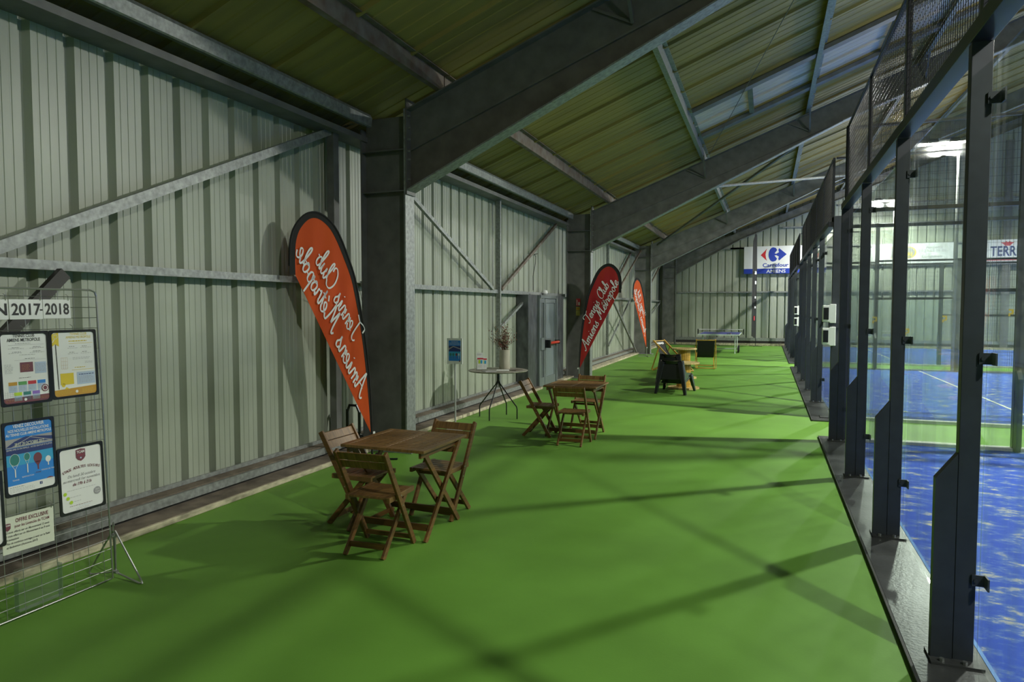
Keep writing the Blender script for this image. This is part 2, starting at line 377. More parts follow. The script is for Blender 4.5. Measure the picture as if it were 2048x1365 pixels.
# ------------------------------------------------------------------ portal frames
ORD = ['nearest', 'second', 'third', 'farthest']
PY = [7.5, 16.85, 26.35, 33.95]
def top_z(x): return 5.81 + 0.392 * x
for i, y in enumerate(PY):
    fl, wb = 0.11, 0.008
    c = thing('steel_column', '%s of the grey steel H columns along the cladding wall, under its rafter' % ORD[i], 'column', (-4.45, y, 0), group=None)
    o_ = (-4.45, y, 0)
    m = galv_dark if i < 2 else mat('mottled_galvanised_steel', (0.21, 0.215, 0.205), 0.5, 0.3, (3, 0.35))
    MB(o_).box(-4.745, -4.155, y - wb, y + wb, 0, 4.14).build('web', m, c)
    MB(o_).box(-4.155, -4.135, y - fl, y + fl, 0, 4.20).build('inner_flange', [galv, galv_dark][0], c)
    MB(o_).box(-4.765, -4.745, y - fl, y + fl, 0, 4.0).build('outer_flange', m, c)
    mb = MB(o_)
    for z in (3.22, 3.72): mb.box(-4.745, -4.155, y - fl + .005, y + fl - .005, z - 0.006, z + 0.006)
    mb.build('stiffener_plate', m, c)
    MB(o_).box(-4.82, -4.05, y - 0.16, y + 0.16, 0, 0.02).build('base_plate', galv, c)
    # rafter and haunch
    r = thing('steel_rafter', '%s of the sloping haunched steel rafters, bolted to its column' % ORD[i], 'beam', (-4.12, y, 4.0))
    o_ = (-4.12, y, 4.0); X0, X1 = -4.115, 11.0; dp = 0.49; hx = 1.5 if i < 3 else -1.2
    dp = 0.49 if i < 3 else 0.36
    hz = 3.235 if i < 3 else 3.42
    f3 = lambda a, b2, t: (a, t, b2)
    zb = lambda x: top_z(x) - dp
    MB(o_).prism([(X0, zb(X0)), (X1, zb(X1)), (X1, top_z(X1)), (X0, top_z(X0))], f3, y - wb, y + wb).build('web', m, r)
    MB(o_).prism([(X0, top_z(X0) - .018), (X1, top_z(X1) - .018), (X1, top_z(X1)), (X0, top_z(X0))], f3, y - fl, y + fl).build('top_flange', m, r)
    MB(o_).prism([(X0, zb(X0) - .009), (hx, zb(hx) - .009), (hx, zb(hx) + .009), (X0, zb(X0) + .009)], f3, y - .045, y + .045).build('weld_flange', m, r)
    MB(o_).prism([(hx, zb(hx) - .02), (X1, zb(X1) - .02), (X1, zb(X1)), (hx, zb(hx))], f3, y - fl, y + fl).build('bottom_flange', galv, r)
    MB(o_).prism([(X0, hz), (hx, zb(hx) - .01), (X0, zb(X0))], f3, y - wb, y + wb).build('haunch', mat('brown_stained_steel', (0.155, 0.143, 0.13), 0.55, 0.3, (4, 0.25)) if i == 0 else m, r)
    MB(o_).prism([(X0, hz - .02), (hx, zb(hx) - .03), (hx, zb(hx) - .01), (X0, hz)], f3, y - fl, y + fl).build('haunch_flange', galv, r)
    e_ = MB(o_); e_.box(-4.133, -4.113, y - fl, y + fl, hz - 0.06, 4.32); e_.build('end_plate', m, r)
    e_ = MB(o_)
    for z in (hz + .12, hz + .36, hz + .46, hz + .6, hz + .74, hz + .88):
        for dy in (-0.075, 0.075): MB(o_).tube([(-4.115, y + dy, z), (-4.085, y + dy, z)], 0.014, 6).build('bolt', galv, r)
    if i < 3:
        for X in (-1.42, 0.82, 3.05):
            e_ = MB(o_); e_.bar((X, y - .45, top_z(X) + .02), (X + .02, y - .03, top_z(X) - .40), .035, .035); e_.bar((X - .42, y - .02, top_z(X - .42) - .02), (X + .02, y - .03, top_z(X) - .40), .03, .03)
            e_.build('knee_brace', galv_dark, r)

# ------------------------------------------------------------------ purlins, rails, braces
BAYS = [(YB, PY[0] - .012), (PY[0] + .012, PY[1] - .012), (PY[1] + .012, PY[2] - .012), (PY[2] + .012, YF)]
BN = ['in the nearest bay', 'between the first two frames', 'between the middle frames', 'in the last bay']
PUR = [(-3.66, 'lowest'), (-1.42, 'second lowest'), (0.82, 'third lowest'), (3.05, 'fourth lowest'), (5.3, 'fifth lowest')]
for bi, (y0, y1) in enumerate(BAYS):
    for X, nm in PUR:
        if (bi == 0 and X > 0) or (bi == 1 and X > 4): continue
        z = top_z(X); mb = MB((X, y0, z))
        mb.box(X - .012, X + .003, y0, y1, z + .0, z + .20); mb.box(X - .075, X - .012, y0, y1, z + .0, z + .008); mb.box(X - .075, X - .067, y0, y1, z + .008, z + .03)
        mb.box(X + .003, X + .07, y0, y1, z + .185, z + .193)
        o = mb.build('roof_purlin', galv_rust if X < -3 else galv, loc=(X, y0, z))
        tag(o, '%s steel purlin under the olive roof sheets, %s' % (nm, BN[bi]), 'beam', 'roof purlins')
    z = 4.01; mb = MB((-4.6, y0, z)); ya, yb = y0 + (.12 if bi else 0), y1 - .12
    mb.prism([(-4.70, 4.03), (-4.60, 4.005), (-4.585, 4.015), (-4.575, 4.12), (-4.60, 4.16), (-4.70, 4.18), (-4.705, 4.15), (-4.66, 4.12), (-4.66, 4.07), (-4.705, 4.05)],
             lambda a, b2, t: (a, t, b2), ya, yb)
    o = mb.build('eaves_beam', galv, loc=(-4.6, y0, z)); tag(o, 'folded galvanised eaves beam over the cladding wall, %s' % BN[bi], 'beam')
    # girt
    mb = MB((-4.9, y0, 2.1)); mb.box(-4.95, -4.87, y0 + (.13 if bi else 0), y1 - .13, 2.07, 2.14); mb.box(-4.87, -4.862, y0 + (.13 if bi else 0), y1 - .13, 2.07, 2.14)
    o = mb.build('wall_rail', galv, loc=(-4.9, y0, 2.1)); tag(o, 'horizontal galvanised wall rail across the cladding, %s' % BN[bi], 'rail')
def brace(p, q, label, w_=0.07, m=galv, cat='brace', name='diagonal_brace', x=-4.88):
    mb = MB(p); mb.bar(p, q, 0.05, w_, up=(0, 0, 1)); o = mb.build(name, m, loc=p); tag(o, label, cat)
brace((-4.86, 3.05, 2.17), (-4.86, 6.95, 3.90), 'long galvanised diagonal brace rising above the rail behind the poster grid', 0.085)
brace((-4.82, 3.55, 2.05), (-4.82, 1.85, 0.30), 'dark diagonal strut below the rail, behind the poster grid', 0.09, mat('black_painted_steel', (.035, .032, .028), .5))
brace((-4.84, 8.45, 3.56), (-4.84, 11.95, 2.15), 'diagonal brace falling from the nearest column towards the rail above the round table', 0.06)
brace((-4.86, 12.45, 2.15), (-4.86, 16.15, 3.82), 'rusty diagonal brace rising from the rail towards the second column', 0.06, galv_rust)
brace((-4.86, 12.42, 1.42), (-4.86, 14.15, 2.07), 'short diagonal strut behind the dried flowers', 0.05)
brace((-4.86, 22.1, 2.15), (-4.86, 26.0, 3.88), 'rusty diagonal brace above the rail, behind the red flag', 0.06, galv_rust)
brace((-4.80, 21.9, 0.55), (-4.80, 25.5, 2.05), 'thin diagonal strut below the rail, behind the red flag', 0.05)
brace((-4.62, 21.6, 2.05), (-4.62, 26.0, 0.10), 'dark diagonal strut falling to the foot of the third column', 0.07, galv_dark)
brace((-4.72, 22.4, 2.15), (-4.50, 26.1, 3.95), 'second rusty brace rising to the head of the third column', 0.05, galv_rust)
brace((-4.84, 28.6, 2.15), (-4.84, 33.6, 3.85), 'diagonal brace above the rail beside the far corner', 0.06, galv_rust)
brace((-4.84, 29.3, 1.15), (-4.84, 33.6, 2.05), 'thin strut below the rail beside the far corner', 0.05)
def post(y, x, z0, z1, ww, label, m=galv_dark):
    mb = MB((x, y, z0)); mb.box(x - .04, x + .04, y - ww / 2, y + ww / 2, z0, z1)
    mb.box(x + .04, x + .05, y - ww / 2, y - ww / 2 + .012, z0, z1); o = mb.build('wall_post', m, loc=(x, y, z0)); tag(o, label, 'post')
post(6.95, -4.86, .24, 3.86, .12, 'dark wall post behind the near orange flag')
post(12.33, -4.87, .24, 3.86, .08, 'slim wall post behind the vase of dried flowers', galv)
post(22.0, -4.87, .24, 3.86, .10, 'slim wall post behind the red flag', galv)
# roof cross bracing between the second and third frames
mb = MB((-1.15, 16.9, 4.6)); mb.tube([(-1.15, 16.98, 4.66), (3.3, 26.2, 6.35)], .035, 8)
tag(mb.build('roof_brace', galv, loc=(-1.15, 16.9, 4.6)), 'light round tube brace crossing under the roof beyond the second rafter', 'brace')
mb = MB((-3.9, 26.2, 4.2)); mb.bar((-3.9, 26.2, 4.15), (1.6, 17.0, 6.2), .06, .06)
tag(mb.build('roof_brace', galv_dark, loc=(-3.9, 26.2, 4.2)), 'dark angle brace crossing behind the light tube brace under the roof', 'brace')
mb = MB((-3.4, 7.7, 4.5)); mb.tube([(0.9, 7.7, 6.22), (-1.3, 16.6, 5.34)], .007, 5)
tag(mb.build('roof_tie_cable', galv_dark, loc=(-3.4, 7.7, 4.5)), 'thin steel tie cable under the roof between the first two rafters', 'cable')
# far wall girts
for z, nm in ((2.48, 'lowest'), (3.62, 'second'), (4.55, 'third'), (5.45, 'fourth'), (6.35, 'highest')):
    xa = -4.1 if z < 3 else (z - 3.2 - .2) / .392 - 5.6 + .9 if False else max(-4.1, (z - 5.2) / .392)
    if abs(z - 3.62) < .1: xa = 1.8
    mb = MB((xa, YF - .1, z)); mb.box(xa, XR - .1, YF - .09, YF - .01, z, z + .07)
    tag(mb.build('wall_rail', galv, loc=(xa, YF - .1, z)), '%s horizontal steel rail on the far end wall' % nm, 'rail')
mb = MB((-1.0, YF - .1, 4.6)); mb.box(-2.75, -1.03, YF - .09, YF - .01, 4.55, 4.62)
for X, nm in ((9.35, 'right'),):
    mbp = MB((X, YF - .2, 0)); mbp.box(X - .14, X + .14, YF - .22, YF - .1, 0.1, roof_z(X) - .95)
    tag(mbp.build('wall_post', galv_dark, loc=(X, YF - .2, 0)), 'wide grey post on the far end wall seen through the court glass', 'post')
mb2 = mb.build('wall_rail', galv, loc=(-1.0, YF - .1, 4.6)); tag(mb2, 'short steel rail left of the blue and white banner', 'rail')

# ------------------------------------------------------------------ door in the left wall
D0, D1, XD = 14.30, 15.62, -4.70
mb = MB(); mb.box(XD - .28, XD - .02, 13.66, 14.28, .0, 2.07); struct(mb.build('trim_10', mat('scratched_zinc_sheet', (0.13, 0.14, 0.15), 0.4, 0.6, (7, 0.45, (1, 1, .5)))))
mb = MB(); mb.box(XD - .28, XD - .02, 15.66, 16.32, .0, 2.07); struct(mb.build('trim_11', MATS['scratched_zinc_sheet']))
frame_m = mat('grey_lacquered_aluminium', (0.19, 0.22, 0.225), 0.4, 0.3)
mb = MB((XD, D0, 0)); mb.box(XD - .05, XD + .03, D0 - .02, D0 + .05, 0, 2.07); mb.box(XD - .05, XD + .03, D1 - .05, D1 + .04, 0, 2.07); mb.box(XD - .05, XD + .03, D0, D1, 2.0, 2.07)
door = mb.build('door_1', frame_m, loc=(XD, D0, 0)); struct(door)
mb = MB((XD, D0, 0)); xa, xb = XD - .03, XD + .01
for y0, y1 in ((D0 + .06, D0 + .14), (D0 + .36, D0 + .42), (D0 + .45, D0 + .53), (D1 - .13, D1 - .06)): mb.box(xa, xb, y0, y1, .02, 1.99)
for z0, z1 in ((.02, .22), (.88, 1.08), (1.90, 1.99)):
    mb.box(xa, xb, D0 + .14, D0 + .36, z0, z1); mb.box(xa, xb, D0 + .53, D1 - .13, z0, z1)
mb.build('leaf_frame', frame_m, door)
MB((XD, D0, 0)).box(XD - .015, XD - .008, D0 + .14, D0 + .36, .22, .88).box(XD - .015, XD - .008, D0 + .14, D0 + .36, 1.08, 1.90).build('side_pane', mat('ribbed_grey_panel', (.13, .15, .16), .3, .3), door)
MB((XD, D0, 0)).box(XD - .015, XD - .008, D0 + .53, D1 - .13, .22, .88).box(XD - .015, XD - .008, D0 + .53, D1 - .13, 1.08, 1.90).build('pane', mat('frosted_pane', (.21, .25, .265), .25), door)
h = MB((XD, D0, 0)).tube([(XD + .10, D0 + .50, .985), (XD + .10, D1 - .10, .985)], .032, 10).build('panic_bar', redp, door)
h2 = MB((XD, D0, 0)).box(XD + .01, XD + .13, D0 + .44, D0 + .52, .88, 1.06).box(XD + .01, XD + .12, D1 - .12, D1 - .07, .94, 1.03).build('bar_housing', blackp, door)
MB((XD, D0, 0)).box(XD + .02, XD + .05, D0 + .05, D0 + .30, .85, 1.12).build('lock_plate', frame_m, door)
# emergency lamp and cable by the door
lm = thing('bulkhead_lamp', 'small pale wall lamp on the rail above the door', 'lamp', (-4.82, 15.1, 2.10))
MB().lathe([(.06, 0), (.075, .03), (.06, .09), (0, .10)], n=16).build('lamp_body', white, lm)
mb = MB((-4.85, 14.9, 3.0)); mb.tube([(-4.93, 14.6, 2.18), (-4.94, 14.62, 2.5), (-4.93, 14.75, 2.8), (-4.94, 14.8, 2.95), (-4.94, 14.72, 3.0), (-4.94, 14.95, 3.03)], .008, 5)
tag(mb.build('hanging_cable', blackr, loc=(-4.85, 14.9, 3.0)), 'loose black cable on the cladding above the door', 'cable')

# ------------------------------------------------------------------ courts
floor_rect('floor', 1.06, 21.0, 0.05, 10.02, 0.012, turf, .03)
floor_rect('floor', 1.06, 21.0, 12.14, 21.9, 0.012, turf, .03)
floor_rect('floor', 1.06, 21.0, 24.05, 33.85, 0.012, turf, .03)
linem = C('courtline', .72, .74, .60)
for y0, y1, n_ in ((.05, 10.02, 12), (12.14, 21.9, 13), (24.05, 33.85, 14)):
    mb = MB(); mb.box(4.02, 4.07, y0, y1, .012, .016); struct(mb.build('trim_%d' % n_, linem))
mb = MB()
for (y0, y1) in ((-0.3, 10.28), (11.7, 22.1), (23.4, 33.9)):
    mb.box(.71, 1.055, y0, y1, 0.0, .022)
mb_pl = [(-0.3, 10.28), (11.7, 22.1), (23.4, 33.9)]
for k_, (y0, y1) in enumerate(mb_pl):
    m_ = MB(); m_.box(.715, 1.055, y0, y1, 0, .022); struct(m_.build('trim_%d' % (15 + k_), plinthm, bevel=.003))
    m_ = MB(); m_.box(.700, .714, y0, y1, 0, .024); struct(m_.build('trim_%d' % (18 + k_), blackr))
    m_ = MB(); m_.box(1.056, 1.075, y0 + .3, y1 - .3, 0, .022); struct(m_.build('trim_%d' % (21 + k_), kBlue))
for k_, (y0, y1) in enumerate(((10.02, 10.16), (12.02, 12.13), (21.92, 22.06), (23.9, 24.03))):
    m_ = MB(); m_.box(1.08, 21, y0, y1, 0, .05); struct(m_.build('trim_%d' % (24 + k_), C('kerbgrey', .42, .46, .42)))

def mesh_sheet(mb, o, a, L, z0, z1, pv=.0508, ph=.0508, r=.0021):
    """welded wire sheet from o along a, length L, between heights"""
    a = Vector(a); o = Vector(o); n = int(L / pv)
    for i in range(n + 1):
        p = o + a * (i * L / n); mb.tube([(p.x, p.y, z0), (p.x, p.y, z1)], r, 4, False)
    nh = int((z1 - z0) / ph)
    for j in range(nh + 1):
        z = z0 + (z1 - z0) * j / nh; p = o; q = o + a * L; mb.tube([(p.x, p.y, z), (q.x, q.y, z)], r, 4, False)
def clamp_mb(mb, y, z, s=1):
    mb.box(.975, 1.035, y - .042, y - .034, z - .028, z + .028); mb.box(1.027, 1.035, y - .10, y - .034, z - .03, z + .03)
    mb.tube([(.99, y - .05, z), (.99, y - .04, z)], .009, 8)

CN = ['nearest', 'middle', 'farthest']
POSTS = [[-.06, 1.94, 3.94, 5.94, 7.95, 9.98], [13.97, 15.96, 17.97, 19.97, 21.97], [25.97, 27.97, 29.95, 31.9, 33.75]]
CORNER = [None, 12.08, 24.0]
for ci in range(3):
    ps = POSTS[ci]; ya = CORNER[ci] if CORNER[ci] else ps[0]; yb = ps[-1]
    W = thing('padel_court_wall', 'glass and mesh end wall of the %s blue court, dark posts on a grey plinth' % CN[ci], 'fence', (1.0, ya, 0.02))
    off = (1.0, ya, 0.02)
    for y in ps:
        p = MB(off).box(.905, .995, y - .03, y + .03, .03, 3.075).build('post', anthr, W, bevel=.003)
        g = MB(off).prism([(.808, .03), (.902, .03), (.902, 1.075), (.808, .945)], lambda a, b2, t: (a, t, b2), y - .035, y + .015).build('gusset_plate', anthr, p)
        MB(off).box(.80, 1.03, y - .10, y + .07, .022, .034).build('base_plate', plinthm, p)
        for bx in (.85, .95): MB(off).tube([(bx, y - .075, .034), (bx, y - .075, .05)], .012, 6).build('bolt', chrome, p)
        for z in (.45, 1.55, 2.80):
            cm = MB(off); clamp_mb(cm, y, z); cm.build('glass_clamp', anthr, p)
    if CORNER[ci]:
        y = CORNER[ci]; p = MB(off).box(.98, 1.16, y - .06, y + .06, .03, 3.25).build('corner_post', anthr, W, bevel=.004)
        MB(off).box(.84, 1.25, y - .13, y + .13, .022, .036).build('base_plate', white if False else plinthm, p)
    allp = ([CORNER[ci]] if CORNER[ci] else []) + ps
    for y0, y1 in zip(allp[:-1], allp[1:]):
        MB(off).box(1.012, 1.024, y0 + .012, y1 - .012, .03, 3.0).build('glass_pane', glass, W)
    MB(off).box(.90, 1.0, ya - .05, yb + .05, 3.08, 3.16).build('top_rail', anthr_gl, W, bevel=.003)
    for y0, y1 in zip(allp[:-1], allp[1:]):
        fm = MB(off); X = .975; a_, b_ = y0 + .06, y1 + .04
        for yy in (a_, b_ - .01): fm.box(X - .018, X + .018, yy - .018, yy + .018, 3.16, 4.18)
        fm.box(X - .015, X + .015, a_, b_, 4.16, 4.19)
        f = fm.build('mesh_frame', anthr_gl, W)
        ws = MB(off); mesh_sheet(ws, (X, a_, 0), (0, 1, 0), b_ - a_, 3.17, 4.16, .0508, .0508)
        ws.build('wire_mesh', wire, f)

# side fences of the courts, running away from the corridor
def side_fence(y, sgn, label):
    W = thing('padel_court_fence', label, 'fence', (1.2, y, 0.0)); off = (1.2, y, 0.0)
    xs = [1.0, 2.94, 4.95, 6.95, 8.95, 10.95, 12.95, 14.95, 16.95, 18.95, 20.9]
    for k_, x in enumerate(xs):
        if k_ == 0 and y > 11: continue
        hgt = 4.18 if k_ < 2 else 3.15
        ww = .05 if k_ in (0, 1, 2) else .04
        p = MB(off).box(x - ww, x + ww, y - .035, y + .035, .02, hgt).build('post', anthr, W)
        if k_ in (1, 2):
            MB(off).prism([(y - sgn * .04, .02), (y - sgn * .15, .02), (y - sgn * .15, .92), (y - sgn * .04, 1.06)], lambda a, b2, t: (t, a, b2), x - .04, x + .01).build('gusset_plate', anthr, p)
    MB(off).box(1.05, 2.90, y - .006, y + .006, .04, 3.0).build('glass_pane', glass, W)
    MB(off).box(2.99, 4.90, y - .006, y + .006, .04, 2.0).build('glass_pane', glass, W)
    for (x0, x1, z0, z1) in ((1.05, 2.9, 3.12, 4.14), (2.99, 4.9, 2.1, 3.1)) + tuple((xs[k_] + .04, xs[k_ + 1] - .04, .06, 3.1) for k_ in range(2, 5)):
        ws = MB(off); mesh_sheet(ws, (x0, y, 0), (1, 0, 0), x1 - x0, z0, z1, .0508, .0508 * 2, .0019); ws.build('wire_mesh', wire, W)
    rl = MB(off)
    rl.box(1.0, 2.98, y - .03, y + .03, 3.05, 3.10); rl.box(1.0, 2.98, y - .02, y + .02, 4.15, 4.18); rl.box(2.9, 20.9, y - .03, y + .03, 3.09, 3.14)
    rl.box(2.98, 4.95, y - .025, y + .025, 2.03, 2.08); rl.box(4.95, 20.9, y - .02, y + .02, 1.55, 1.59)
    rl.build('rail', anthr_gl, W)
side_fence(10.09, 1, 'dark glass and mesh side fence of the nearest court, at the first green passage')
side_fence(12.08, -1, 'dark side fence on the near edge of the middle blue court')
side_fence(21.98, 1, 'dark side fence on the far edge of the middle blue court')
side_fence(23.97, -1, 'dark side fence on the near edge of the farthest blue court')

# white twin housings on the corner posts
def twin_box(y, label):
    t = thing('control_box', label, 'box', (1.05, y - .08, 1.2), 0)
    off = (1.05, y - .08, 1.2)
    for z0 in (1.20, 1.56):
        b1 = MB(off).prism([(.84, z0 + .01), (.93, z0 + .01), (.95, z0 - .01), (1.03, z0 - .01), (1.03, z0 + .29), (.95, z0 + .29), (.93, z0 + .27), (.84, z0 + .27)], lambda a, b2, t_: (a, t_, b2), y - .20, y - .065).build('housing', white, t, bevel=.006)
        MB(off).box(.85, .925, y - .206, y - .198, z0 + .045, z0 + .235).build('dark_front', blackp, b1)
    MB(off).box(.93, 1.12, y - .14, y - .062, 1.475, 1.555).build('bracket', anthr, t)
twin_box(12.08, 'pair of white boxes with dark fronts on the corner post of the middle court')
twin_box(24.0, 'pair of white boxes with dark fronts on the corner post of the farthest court')

# yellow tags hanging on the side fences
TAGS = [((3.1, 10.089, 1.28), 'yellow curled tag on the near side fence, low beside the gusset post'), ((3.05, 10.089, 1.66), 'yellow tag on the near side fence above the curled one'),
        ((2.55, 12.072, 1.62), 'small yellow tag on the glass of the middle court fence'), ((2.05, 12.072, 1.42), 'narrow yellow tag on the middle court fence, beside the second post'),
        ((1.60, 12.072, 1.60), 'yellow tag on the middle court fence nearest its corner'), ((3.4, 12.08, 1.72), 'yellow tag high on the middle court fence mesh')]
for (x, y, z), lb in TAGS:
    t = MB(); t.prism([(-.035, -.05), (-.01, -.055), (-.005, -.02), (.02, -.03), (.035, .0), (.03, .05), (-.03, .055), (-.03, .03), (.008, .028), (.01, .0), (-.03, -.01)], lambda a, b2, q: (a, q, b2), -.006, .004)
    o = t.build('fence_tag', yellowp, loc=(x, y, z)); tag(o, lb, 'tag', 'yellow tags on the court fences')

# floodlights on poles
LN = ['behind the viewer', 'over the first green passage', 'over the second green passage', 'over the far end of the farthest court']
for i, (x, y, z, p) in enumerate(LAMPS[:4]):
    L = thing('court_floodlight', 'lit white floodlight on a pole %s' % LN[i], 'lamp', (x, y, 0))
    MB().tube([(0.35, 0, 0), (0.35, 0, z + .1)], .045, 10).build('pole', galv, L)
    MB().bar((0.35, 0, z + .08), (-.35, 0, z + .08), .05, .05).build('arm', galv, L)
    for dx in (-.28, .22):
        MB().prism([(dx - .14, z + .02), (dx + .14, z + .02), (dx + .10, z + .14), (dx - .10, z + .14)], lambda a, b2, t: (a, t, b2), -.11, .11).build('lamp_housing', anthr, L)
        MB().box(dx - .12, dx + .12, -.09, .09, z + .005, z + .018).build('lamp_lens', lens, L)

# banners on the far wall
t = thing('wall_banner', 'blue and white supermarket banner high on the far wall', 'banner', (.2, YF - .12, 3.37)); off = t.location.copy()
MB(off).box(-1.03, 1.55, YF - .12, YF - .10, 3.37, 4.64).build('board', kW, t)
cv = Canvas((0, YF - .122, 0), (1, 0, 0), (0, 0, 1), (0, -1, 0), off)
cv.rect(-1.03, 3.37, 1.55, 3.60, kCrB, 1)
cv.text('AMIENS', .38, 3.405, .15, kW, .83, 2, bold=.012)
cv.text('Carrefour', .36, 3.68, .17, kCrB, 1.12, 2, bold=.02)
cx_, cz_ = .33, 4.25
cv.poly([(-.32 + .03, cz_ - .02), (-.01, cz_ + .29), (-.06, cz_ + .17), (-.085, cz_), (-.06, cz_ - .17), (-.01, cz_ - .29)], kCrR, 2)
Cp = []
for k_ in range(0, 25):
    a = PI / 2 + PI * k_ / 24; Cp.append((.25 + .20 * math.cos(a), cz_ + .33 * math.sin(a)))
Cp += [(.36, cz_ - .30), (.42, cz_ - .20), (.36, cz_ - .12), (.31, cz_ - .05), (.38, cz_ - .03), (.50, cz_ - .10), (.47, cz_ - .20), (.50, cz_ - .29), (.83, cz_), (.50, cz_ + .29), (.47, cz_ + .20), (.50, cz_ + .10), (.38, cz_ + .03), (.31, cz_ + .05), (.36, cz_ + .12), (.42, cz_ + .20), (.36, cz_ + .30)]
cv.poly(Cp, kCrB, 2); cv.build('print', t)

t = thing('wall_banner', 'white garage banner with a dark oval logo seen through the court glass', 'banner', (6.0, YF - .12, 3.7)); off = t.location.copy()
MB(off).box(4.3, 7.45, YF - .12, YF - .10, 3.72, 4.58).build('board', kW, t)
cv = Canvas((0, YF - .122, 0), (1, 0, 0), (0, 0, 1), (0, -1, 0), off)
pts = [(5.1, 3.98)] + [(5.75 + .26 * math.cos(a), 4.20 + .24 * math.sin(a)) for a in [(-PI / 2 + PI * k_ / 12) for k_ in range(13)]] + [(5.1, 4.42)]
cv.poly([(5.1, 3.94), *[(5.78 + .28 * math.cos(-PI / 2 + PI * k_ / 12), 4.19 + .25 * math.sin(-PI / 2 + PI * k_ / 12)) for k_ in range(13)], (5.1, 4.44)], kYel, 1)
cv.poly([(5.1, 3.97), *[(5.77 + .24 * math.cos(-PI / 2 + PI * k_ / 12), 4.19 + .22 * math.sin(-PI / 2 + PI * k_ / 12)) for k_ in range(13)], (5.1, 4.41)], kGY, 2)
cv.text('u', 5.46, 4.06, .24, kW, .16, 3, bold=.02, shear=.2); cv.text('tou', 5.74, 4.04, .24, kYel, .36, 3, bold=.02, shear=.2)
cv.text('Amiens', 6.72, 4.34, .11, kGY, .62, 2, bold=.01); cv.text('03 22 89 01 05', 6.66, 4.19, .11, kGY, 1.05, 2)
cv.text('Longueau', 6.66, 3.95, .11, kGY, .75, 2, bold=.01); cv.text('03 22 46 01 10', 6.66, 3.79, .11, kGY, 1.05, 2); cv.text('agree', 5.6, 3.78, .11, kGY, .5, 2)
cv.build('print', t)

t = thing('wall_banner', 'white banner with blue block capitals and a red crown emblem', 'banner', (9.5, YF - .25, 3.7)); off = t.location.copy()
MB(off).box(8.55, 11.2, YF - .26, YF - .24, 3.60, 4.62).build('board', kW, t)
cv = Canvas((0, YF - .262, 0), (1, 0, 0), (0, 0, 1), (0, -1, 0), off)
cv.text('TERREAS', 9.52, 3.95, .40, kNavy, 1.55, 2, bold=.02); cv.rect(8.6, 3.76, 11.0, 3.86, kRed, 1); cv.rect(8.6, 3.79, 11.0, 3.83, kYel, 2)
cv.poly([(9.10, 4.50), (9.2, 4.44), (9.26, 4.36), (9.45, 4.36), (9.5, 4.44), (9.6, 4.50), (9.48, 4.50), (9.42, 4.56), (9.36, 4.50), (9.3, 4.56), (9.24, 4.50)], kRed, 2)
cv.rect(8.55, 3.60, 11.2, 3.74, kGY, 1); cv.build('print', t)

